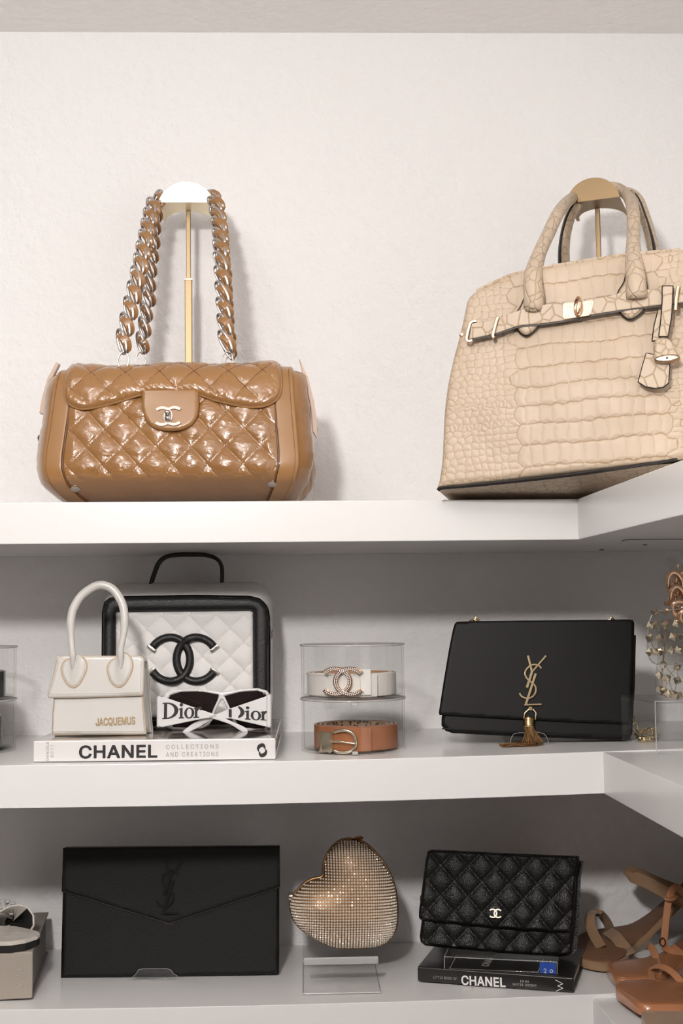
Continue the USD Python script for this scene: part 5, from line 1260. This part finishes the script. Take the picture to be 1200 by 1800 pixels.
obj('rim', tube(np.c_[rg_, np.full(len(rg_), -.0060)], .0017, 8, closed=True), look('dark_gold_rim', (.36,.20,.09), .32, 1.0), hc, smooth=True)
bx0, by0, bx1, by1 = hP.bounds; hx, hy2 = (bx0+bx1)/2, (by0+by1)/2; ax_, ay_ = (bx1-bx0)/2*1.04, (by1-by0)/2*1.04
gem = trimesh.creation.cone(.00150, .0011, sections=6); gv = np.array([(math.cos(a)*.00152, math.sin(a)*.00152, 0) for a in np.arange(6)*math.pi/3]+[(math.cos(a)*.00080, math.sin(a)*.00080, .00105) for a in np.arange(6)*math.pi/3+.5]); 
gf = []
for k in range(6): gf += [(k, (k+1) % 6, 6+k), ((k+1) % 6, 6+(k+1) % 6, 6+k)]
for k in range(4): gf.append((6, 7+k, 8+k))
gf = np.array(gf); V, f = [], []
rng = np.random.default_rng(12); bnd = hP.exterior
tx = np.arange(-math.pi/2, math.pi/2, .00345/ax_*1.0); ty = np.arange(-math.pi/2, math.pi/2, .00350/ay_)
X, Y = np.meshgrid(hx+ax_*np.sin(tx), hy2+ay_*np.sin(ty)); Y = Y+.0022*np.cos((X-hx)/ax_*1.6)*((Y-hy2)/ay_); X = X-.0016*((Y-hy2)/ay_)**2
pts = np.stack([X.ravel(), Y.ravel()], 1); pts = pts[shapely.contains(hP.buffer(-.0003), shapely.points(pts))]
def hz(p): return hfront(p[:, 0], p[:, 1], shapely.distance(bnd, shapely.points(p)))
e = 5e-4; nx = -(hz(pts+[e, 0])-hz(pts-[e, 0]))/(2*e); ny = -(hz(pts+[0, e])-hz(pts-[0, e]))/(2*e); nrm_ = np.stack([nx, ny, np.ones(len(pts))], 1); nrm_ /= np.linalg.norm(nrm_, axis=1, keepdims=True)
P0 = np.c_[pts, hz(pts)]
for p, n_ in zip(P0, nrm_):
    a = unit(np.cross((0,1,0), n_)); b = np.cross(n_, a); r_ = rng.uniform(0, 1); c_, s_ = math.cos(r_), math.sin(r_)
    n2 = unit(n_+rng.normal(0, .10, 3)); a = unit(np.cross((0,1,0), n2)); b = np.cross(n2, a)
    V.append(p+gv[:, :1]*(c_*a+s_*b)+gv[:, 1:2]*(-s_*a+c_*b)+gv[:, 2:]*n2-n2*.0001); f.append(gf+12*(len(V)-1))
obj('crystals', trimesh.Trimesh(np.vstack(V), np.vstack(f), process=False), gem_m, hc, smooth=False, kind='stuff')
qk = HF.px([(513,1574),(628,1472)]); qk = qk-np.array([0, HF.px(c5(hs))[:, 1].min()-.0016])
kn = lathe([(0,0),(.0045,0),(.0052,.0012),(.0052,.0045),(.0030,.0060),(.0030,.0085),(0,.0085)], 20)
obj('clasp_knob', moved(kn, mat4((qk[0][0]-.0040, qk[0][1], -.002), (0,1,0), (0,0,1), (1,0,0))), champagne_m, hc)
obj('hinge_loop', cat([trimesh.creation.torus(.0030, .0012, 16, 8).apply_transform(mat4((qk[1][0]+dx, qk[1][1]+dy, -.002), (1,.3*k,0), (0,.2,1), (.3,-1,.2))) for k, (dx, dy) in enumerate(((-.003,-.001),(.0005,.0012),(.003,-.0012)))]), look('copper_hinge', (.45,.22,.10), .3, 1.0), hc)
b0_, b1_ = on(532.5,1750,zb_(.03)), on(669,1747,zb_(.11)); b0_[2] = b1_[2] = max(zb_(.025), zb_(.113))+.0003
us = unit(b1_-b0_); AM = mat4(b0_, us, np.cross((0,0,1), us)); wS = np.linalg.norm(b1_-b0_)
ac = thing('acrylic_stand', 'clear acrylic stand with a bright front ledge under the heart clutch', 'display stand', AM)
obj('base_sheet', rbox((wS, .125, .0026), .0008, (wS/2, .0625, .0014)), acr, ac)
obj('ledge', rbox((wS-.002, .088, .0028), .0008, (wS/2, .020+.044, .0295)), acr, ac)
obj('front_lip', rbox((wS-.002, .0036, .0085), .0014, (wS/2, .0205, .0315)), acr_edge, ac)
obj('back_sheet', moved(rbox((wS, .0028, .055), .0008, (0,0,.0275)), trimesh.transformations.translation_matrix((wS/2, .1075, .0026)) @ trimesh.transformations.rotation_matrix(-.1, (1,0,0))), acr, ac)
for P in ([(0,0,.0014),(wS,0,.0014)], [(0,0,.0014),(0,.124,.0014)], [(wS,0,.0014),(wS,.124,.0014)]): obj('polished_edge', tube(np.array(P), .0007, 6), acr_edge, ac)

# black book with white lettering, acrylic block and quilted clutch
black_jacket_m = look('black_book_jacket', (.016,.015,.014), .30, coat=.2, coat_rough=.2)
white_ink_m = look('white_ink', (.74,.72,.70), .5)
dim_ink_m = look('dim_white_ink', (.42,.40,.38), .5)
A, B = on(734,1727.5,zb_(.16)), on(1008.5,1746,zb_(.33)); A[2] = B[2] = max(zb_(A[0]), zb_(B[0]))+.0004
bk3, M3 = book('small black book with white spine lettering under the black quilted clutch', A, B, .125, .0165, black_jacket_m, black_jacket_m, paper_m)
F3 = Frame(M3[:3,3], M3[:3,0], (0,0,1))
def spine_text(txt, p0, p1, hh, tr, bold, mt):
    a, b = F3.px([p0, p1]); g, w = glyphs(txt, hh, tr, bold); g = affinity.rotate(affinity.scale(g, np.linalg.norm(b-a)/w, 1, origin=(0,0)), math.degrees(math.atan2(b[1]-a[1], b[0]-a[0])), origin=(0,0))
    obj('lettering', moved(slab(g, .00012, 0), mat4((a[0], -.0009, a[1]), (1,0,0), (0,0,1), (0,-1,0))), mt, bk3, smooth=False)
spine_text('CHANEL', (810.5,1730), (889,1734.5), .0098, .0002, 3, white_ink_m)
spine_text('LITTLE BOOK OF', (761,1719.5), (803,1722.5), .0030, .0006, 0, dim_ink_m)
spine_text('EMMA', (914,1726.5), (930,1727.2), .0026, .0004, 0, dim_ink_m)
spine_text('BAXTER-WRIGHT', (901,1731.5), (943,1734.5), .0026, .0004, 0, dim_ink_m)
wl = F3.px([(977,1723),(986,1729.5),(981,1732),(989,1735),(984,1737.5),(990,1740),(977,1741.5)])
obj('publisher_mark', moved(slab(LineString(F3.px([(976,1722),(989,1729),(980,1732.5),(989,1736.5),(977,1742)])).buffer(.00035), .00012, 0), mat4((0,-.0009,0), (1,0,0), (0,0,1), (0,-1,0))), white_ink_m, bk3, smooth=False)
KT = A[2]+.0165
fl_ = np.linalg.inv(M3)
def top3(pts): return np.array([(fl_ @ np.r_[on(x, y, KT), 1])[:2] for x, y in pts])
fr_ = Polygon(top3([(790,1703),(945,1709),(955,1686),(802,1680)]))
obj('cover_frame', slab(fr_.exterior.buffer(.0004), .00012, 0, .0166), dim_ink_m, bk3, smooth=False)
g, w = glyphs('CHANEL', .0085, .001, 1); a_ = top3([(858,1699)])[0]; g = affinity.translate(affinity.rotate(g, 90, origin=(0,0)), a_[0], a_[1]); obj('cover_lettering', slab(g, .00012, 0, .0166), dim_ink_m, bk3, smooth=False)
bl_ = top3([(781,1703),(979,1713)]); ub_ = unit(np.r_[bl_[1]-bl_[0], 0])
ZA = M3 @ mat4((bl_[0][0], bl_[0][1], .0166), ub_, np.cross((0,0,1), ub_))
ab = thing('acrylic_block', 'flat clear acrylic block with a blue sticker on the small black book', 'display block', ZA)
wA = np.linalg.norm(bl_[1]-bl_[0])
obj('front_pane', rbox((wA, .0020, .0135), .0006, (wA/2, .0010, .0069)), acr, ab); obj('top_pane', rbox((wA, .050, .0020), .0006, (wA/2, .026, .0128)), acr, ab); obj('back_pane', rbox((wA, .0020, .0115), .0006, (wA/2, .050, .0059)), acr, ab)
for P in ([(0,0,.0136),(wA,0,.0136)], [(0,0,.0004),(0,0,.0136)], [(wA,0,.0004),(wA,0,.0136)], [(0,0,.0136),(0,.050,.0136)]): obj('polished_edge', tube(np.array(P)+[0,-.0001,0], .00045, 5), acr_edge, ab)
blue_m = look('blue_sticker', (.02,.07,.33), .4)
stk = obj('blue_sticker', slab(sbox(wA-.0195, .0006, wA-.0012, .0128), .00015, 0, 0).apply_transform(mat4((0,-.0002,0), (1,0,0), (0,0,1), (0,-1,0))), blue_m, ab, smooth=False)
g = unary_union([affinity.translate(stroke([(0,.004),(.0015,.0052),(.003,.004),(.0016,.002),(0,.0006),(.0032,.0006)], .0006, 30, False), wA-.0150, .0006), affinity.translate(Point(.0016,.0028).buffer(.0019).difference(Point(.0016,.0028).buffer(.0012)), wA-.0080, .0006)])
obj('sticker_print', slab(g, .0001, 0).apply_transform(mat4((0,-.00045,0), (1,0,0), (0,0,1), (0,-1,0))), white_ink_m, stk, smooth=False)

caviar_m = look('black_caviar_leather', (.006,.0054,.005), .32, bump=(('pebble', 900., .00042),), spec=.32)
cw = lambda pts: [(720+x/3.871, 1480+y/3.871) for x, y in pts]
wyaw = math.radians(10); wt_ = math.radians(13); wr = math.radians(-1.2)
uw = np.array([math.cos(wyaw)*math.cos(wr), -math.sin(wyaw)*math.cos(wr), math.sin(wr)]); nw = unit(np.array([-math.sin(wyaw)*math.cos(wt_), -math.cos(wyaw)*math.cos(wt_), math.sin(wt_)])); vw = np.cross(nw, unit(uw))
WQ = Frame(at(870,1672,-.172), uw, vw)
WQ = Frame(np.array([WQ.o[0], WQ.o[1], WQ.o[2]]), uw, vw)
qc = thing('quilted_clutch', 'black quilted caviar leather flap clutch with small pale gold interlocked emblem', 'clutch bag', WQ.M)
wb_ = WQ.px(cw([(78,545),(66,640),(72,682),(102,706),(250,722),(600,755),(980,779),(1062,771),(1100,742),(1112,620),(1130,230),(1150,110),(135,70),(110,140)]))
wbP = Polygon(wb_).buffer(-.002).buffer(.002)
le = WQ.px([(870.5,1605.5)])[0]
QX, QY = .0325, .0350
def qh(h): return lambda x, y, d: h+dome(d, .004, .003)+np.clip(d/.003, 0, 1)*quilt(x, y, QX, QY, le[0]+QX/2, le[1], .0046, .42)
obj('body', pad(wbP, .0015, qh(-.004), lambda x, y, d: -.033-dome(d, .004, .003)), caviar_m, qc, smooth=50)
sideP = affinity.translate(wbP.buffer(-.001), .0075, -.0015)
obj('back_panel', pad(sideP, .004, -.012, lambda x, y, d: -.030), caviar_m, qc, smooth=45)
wfP = Polygon(WQ.px(cw([(122,62),(150,52),(300,58),(800,85),(1150,95),(1154,130),(1132,230),(1112,590),(1096,612),(1060,622),(700,600),(400,570),(82,536),(62,516),(62,470),(85,300),(108,120)]), .004)).buffer(-.0015).buffer(.0015)
wf = obj('flap', pad(wfP, .0015, qh(.0042), .0022), caviar_m, qc, smooth=50)
tA, tB = WQ.px(cw([(130,62),(1150,97)]), .003)
obj('top_fold', sweep(np.array([(tA[0]+.002, tA[1]-.004, -.011), ((tA[0]+tB[0])/2, (tA[1]+tB[1])/2-.0035, -.010), (tB[0]-.001, tB[1]-.004, -.011)]), rect(.0085, .034, .004, 4), up=(0,1,0)), caviar_m, wf, smooth=50)
obj('flap_stitching', stitches([ring_line(wfP, .0016)], .0062, .0024, .0005, .0004), look('dark_grey_thread', (.14,.125,.12), .6), wf, smooth=False, kind='stuff')
obj('body_stitching', stitches([ring_line(wbP, .0016)], -.0016, .0024, .0005, .0004), LOOK['dark_grey_thread'], qc, smooth=False, kind='stuff')
ca, cb = double_c(.0053, .0016, .0062, 42, 1.0)
obj('emblem', moved(cat(slab(ca, .0013, .0003), slab(cb, .0017, .0003)), mat4((le[0], le[1], .0124), (1,0,0), (0,1,0), (0,0,1))), look('pale_gold_emblem', (.90,.80,.66), .3, 1.0), wf, smooth=30)
pt = WQ.px(cw([(66,385)]))[0]; obj('side_ring', moved(trimesh.creation.torus(.0030, .0008, 16, 8), mat4((pt[0]+.001, pt[1], -.010), (0,0,1), (0,1,0), (-1,0,0))), steel_m, qc)

# sandals: two beige suede, two tan patent
suede_m = look('beige_suede', (.28,.168,.093), .85, sheen=.2, bump=(('noise', 700., .0003),), vary=(20., (.245,.145,.078), (.4,.6)))
insole_m = look('brown_insole', (.20,.098,.05), .6, vary=(30., (.17,.08,.04), (.4,.6)))
patent_m = look('tan_patent_sandal', (.40,.165,.075), .18, coat=.7, coat_rough=.06)
patent_in_m = look('tan_patent_insole', (.31,.125,.055), .3, coat=.2)
tan_strap_m = look('tan_strap', (.44,.195,.09), .35, coat=.2, coat_rough=.2)
dark_sole_m = look('dark_outsole', (.05,.035,.025), .6)
def rails(a, b, n=40):
    P, Q = spline(np.array([at(*p) for p in a]), n), spline(np.array([at(*p) for p in b]), n); return P, Q
def lift(P, z):
    """Points that would sink into the shelf slide towards the eye until they lie on it."""
    return np.array([p if p[2] >= z else EYE+(p-EYE)*((z-EYE[2])/(p[2]-EYE[2])) for p in P])
def lofted(P, Q, up, t, crown=.0, k=9, tuck=0.0):
    """A plate between two edge curves, t thick below; its upper face bulges by crown."""
    n = len(P); s = np.linspace(0, 1, k); top = P[:, None]*(1-s[None, :, None])+Q[:, None]*s[None, :, None]; top[..., 2] += crown*np.sin(np.pi*s)[None]
    top[:, 0, 2] -= t*.25; top[:, -1, 2] -= t*.25
    ctr = top.mean(1, keepdims=True); bot = top.copy(); bot = ctr+(bot-ctr)*(1-tuck); bot[..., 2] = top[..., 2].min(1, keepdims=True)*0+top[..., 2]-t-crown*np.sin(np.pi*s)[None]*.5
    V = np.concatenate([top.reshape(-1, 3), bot.reshape(-1, 3)]); i = np.arange(n*k).reshape(n, k); N = n*k
    a, b, c, d = i[:-1, :-1].ravel(), i[1:, :-1].ravel(), i[1:, 1:].ravel(), i[:-1, 1:].ravel()
    f = [np.stack([a, b, c], 1), np.stack([a, c, d], 1), np.stack([a, c, b], 1)+N, np.stack([a, d, c], 1)+N]
    ring_ = np.r_[i[:, 0], i[-1, 1:], i[::-1, -1][1:], i[0, ::-1][1:-1]]; j = np.roll(ring_, -1)
    f += [np.stack([ring_, ring_+N, j+N], 1), np.stack([ring_, j+N, j], 1)]
    m = trimesh.Trimesh(V, np.vstack(f), process=False)
    if m.volume < 0: m.invert()
    return m
def sandal(label, a, b, t, sole_m, in_m, straps, strap_m, z_shelf, heel=None, dy=0.0):
    P, Q = rails(a, b); P, Q = lift(P, z_shelf+1.27*t+.0009), lift(Q, z_shelf+1.27*t+.0009); O_ = np.array([*((P+Q)/2).mean(0)[:2], z_shelf]); th_ = thing('sandal', label, 'sandal', mat4(O_))
    obj('sole', lofted(P-O_, Q-O_, None, t, .0004, tuck=.05), sole_m, th_, smooth=40)
    ci = (P+Q)/2; P2, Q2 = ci+(P-ci)*.90, ci+(Q-ci)*.90; up_ = np.array([0,0,.0009])
    obj('insole', lofted(P2[2:]+up_-O_, Q2[2:]+up_-O_, None, .0016, .0006), in_m, th_, smooth=50)
    if heel is not None:
        c, r, top = heel; obj('heel', moved(lathe([(0,0),(r*.7,0),(r*.75,.02),(r,top),(0,top)], 20), trimesh.transformations.translation_matrix((c[0]-O_[0], c[1]-O_[1], .0006))), sole_m, th_)
    for pts, w_, mt, up in straps:
        S = lift(spline(np.array([at(p[0], p[1], p[2]+dy) for p in pts]), 26), z_shelf+t+.0035)-O_
        obj('strap', sweep(S, rect(.0022, w_, .0007, 2), up=up), mt or strap_m, th_, smooth=50)
    return th_, O_
zs = zb_(.455)+.0002; zw = zb_(.349)-.0040
sandal('beige suede heeled sandal behind, its ankle strap leaning on the wall', 
       [(1003,1668,-.085),(1010,1650,-.055),(1022,1638,-.040),(1050,1631,-.034),(1075,1628,-.034),(1104,1624,-.036),(1128,1612,-.038),(1156,1591,-.040),(1190,1560,-.042),(1225,1525,-.045),(1245,1510,-.05)],
       [(1006,1674,-.098),(1020,1684,-.113),(1045,1691,-.124),(1075,1693,-.126),(1098,1684,-.118),(1112,1664,-.100),(1140,1637,-.092),(1170,1607,-.092),(1205,1572,-.094),(1238,1540,-.095),(1250,1528,-.09)],
       .0085, suede_m, insole_m,
       [([(1056,1664,-.108),(1042,1640,-.108),(1036,1618,-.104),(1038,1607,-.096),(1046,1604,-.086),(1057,1608,-.074),(1067,1622,-.064),(1072,1634,-.058)], .0135, None, (-.6,-.7,.3)),
        ([(1068,1637,-.066),(1082,1647,-.090),(1094,1662,-.106),(1106,1677,-.116)], .0150, None, (-.35,-.5,.8)),
        ([(1240,1590,-.085),(1215,1590,-.100),(1175,1572,-.104),(1140,1553,-.098),(1112,1541,-.088),(1104,1535,-.080),(1109,1532,-.070),(1130,1540,-.062),(1165,1556,-.055),(1205,1570,-.05),(1235,1580,-.055),(1240,1590,-.085)], .0150, None, (0,-1,.25))],
       suede_m, zs, ((at(1240,1525,-.07)[0], -.07), .009, at(1240,1525,-.07)[2]-zs-.006), dy=-.010)
s2, O2 = sandal('tan patent square toed sandal behind the nearer tan one, its buckled ankle strap standing up',
       [(1066,1694,-.122),(1078,1690,-.112),(1100,1686,-.104),(1130,1683,-.100),(1160,1674,-.100),(1195,1652,-.102),(1230,1625,-.104),(1255,1605,-.11)],
       [(1067,1697,-.126),(1080,1714,-.153),(1090,1719,-.160),(1120,1719,-.160),(1150,1716,-.157),(1180,1705,-.153),(1215,1680,-.150),(1255,1645,-.146)],
       .0100, patent_m, patent_in_m,
       [([(1136,1664,-.108),(1143,1664,-.122),(1150,1676,-.138),(1156,1694,-.152),(1160,1712,-.160)], .0085, tan_strap_m, (-.5,-.6,.5)),
        ([(1178,1668,-.12),(1190,1678,-.135),(1200,1686,-.145),(1225,1690,-.150)], .016, tan_strap_m, (-.3,-.8,.4))],
       tan_strap_m, zs, ((at(1250,1625,-.128)[0], -.128), .009, at(1250,1625,-.128)[2]-zs-.007), dy=-.024)
s3, O3 = sandal('tan patent square toed sandal in front, over the corner of the shelf wing',
       [(1081,1729,-.186),(1092,1724,-.178),(1115,1721,-.172),(1145,1720,-.170),(1172,1722,-.172),(1200,1712,-.176),(1230,1695,-.182),(1255,1680,-.19)],
       [(1082,1734,-.194),(1112,1756,-.232),(1122,1762,-.242),(1138,1765,-.246),(1170,1765,-.246),(1205,1764,-.246),(1235,1750,-.242),(1260,1730,-.236)],
       .0105, patent_m, patent_in_m,
       [([(1146,1722,-.178),(1144,1708,-.186),(1149,1700,-.196),(1160,1699,-.208),(1175,1705,-.222),(1190,1718,-.234),(1205,1738,-.244),(1212,1752,-.248)], .0080, None, (-.2,-.5,.8)),
        ([(1152,1724,-.20),(1170,1738,-.222),(1190,1748,-.236),(1210,1752,-.242)], .0060, None, (-.1,-.4,.9))],
       tan_strap_m, zs, ((at(1250,1705,-.21)[0], -.21), .009, at(1250,1705,-.21)[2]-zs-.008), dy=-.026)
ak = s2; O3 = O2
def apath(pts): return spline(np.array([at(*p) for p in pts])-O3, 24)
obj('ankle_strap', sweep(apath([(1165,1664,-.150),(1168,1640,-.150),(1171,1610,-.148),(1175,1580,-.146),(1180,1566,-.142),(1187,1559,-.136),(1195,1564,-.130),(1205,1574,-.126)]), rect(.0024, .0085, .0008, 2), up=(-.2,-1,.1)), tan_strap_m, ak, smooth=50)
obj('heel_strap', sweep(apath([(1165,1664,-.150),(1180,1672,-.148),(1200,1684,-.146),(1230,1690,-.15)]), rect(.0024, .0085, .0008, 2), up=(-.2,-1,.1)), tan_strap_m, ak, smooth=50)
obj('keeper', sweep(apath([(1168,1578,-.150),(1175,1581,-.152),(1184,1579,-.150),(1188,1575,-.144)]), rect(.0022, .0060, .0007, 2), up=(0,-.4,1)), tan_strap_m, ak, smooth=50)
q = at(1164,1656,-.153)-O3
obj('buckle', moved(sweep(np.stack([.0034*np.cos(np.linspace(0,2*np.pi,20,endpoint=False)), .0048*np.sin(np.linspace(0,2*np.pi,20,endpoint=False)), np.zeros(20)], 1), rect(.0014, .0014, .0004, 1), closed=True), mat4(q, (1,0,.1), (-.1,0,1), (0,-1,0))), look('dark_buckle', (.12,.08,.05), .35, .8), ak)
sandal('beige suede sandal toe in the bottom right corner of the shelf wing',
       [(1127,1781,-.268),(1132,1774,-.258),(1142,1770.5,-.252),(1165,1768.5,-.250),(1200,1768,-.250),(1250,1768,-.252)],
       [(1128,1787,-.276),(1136,1806,-.305),(1150,1822,-.325),(1175,1832,-.335),(1210,1836,-.338),(1260,1836,-.338)],
       .0085, suede_m, suede_m, [([(1190,1772,-.262),(1196,1768,-.280),(1205,1775,-.30),(1212,1795,-.32),(1216,1815,-.332)], .014, None, (-.5,-.3,.7))], suede_m, zw)
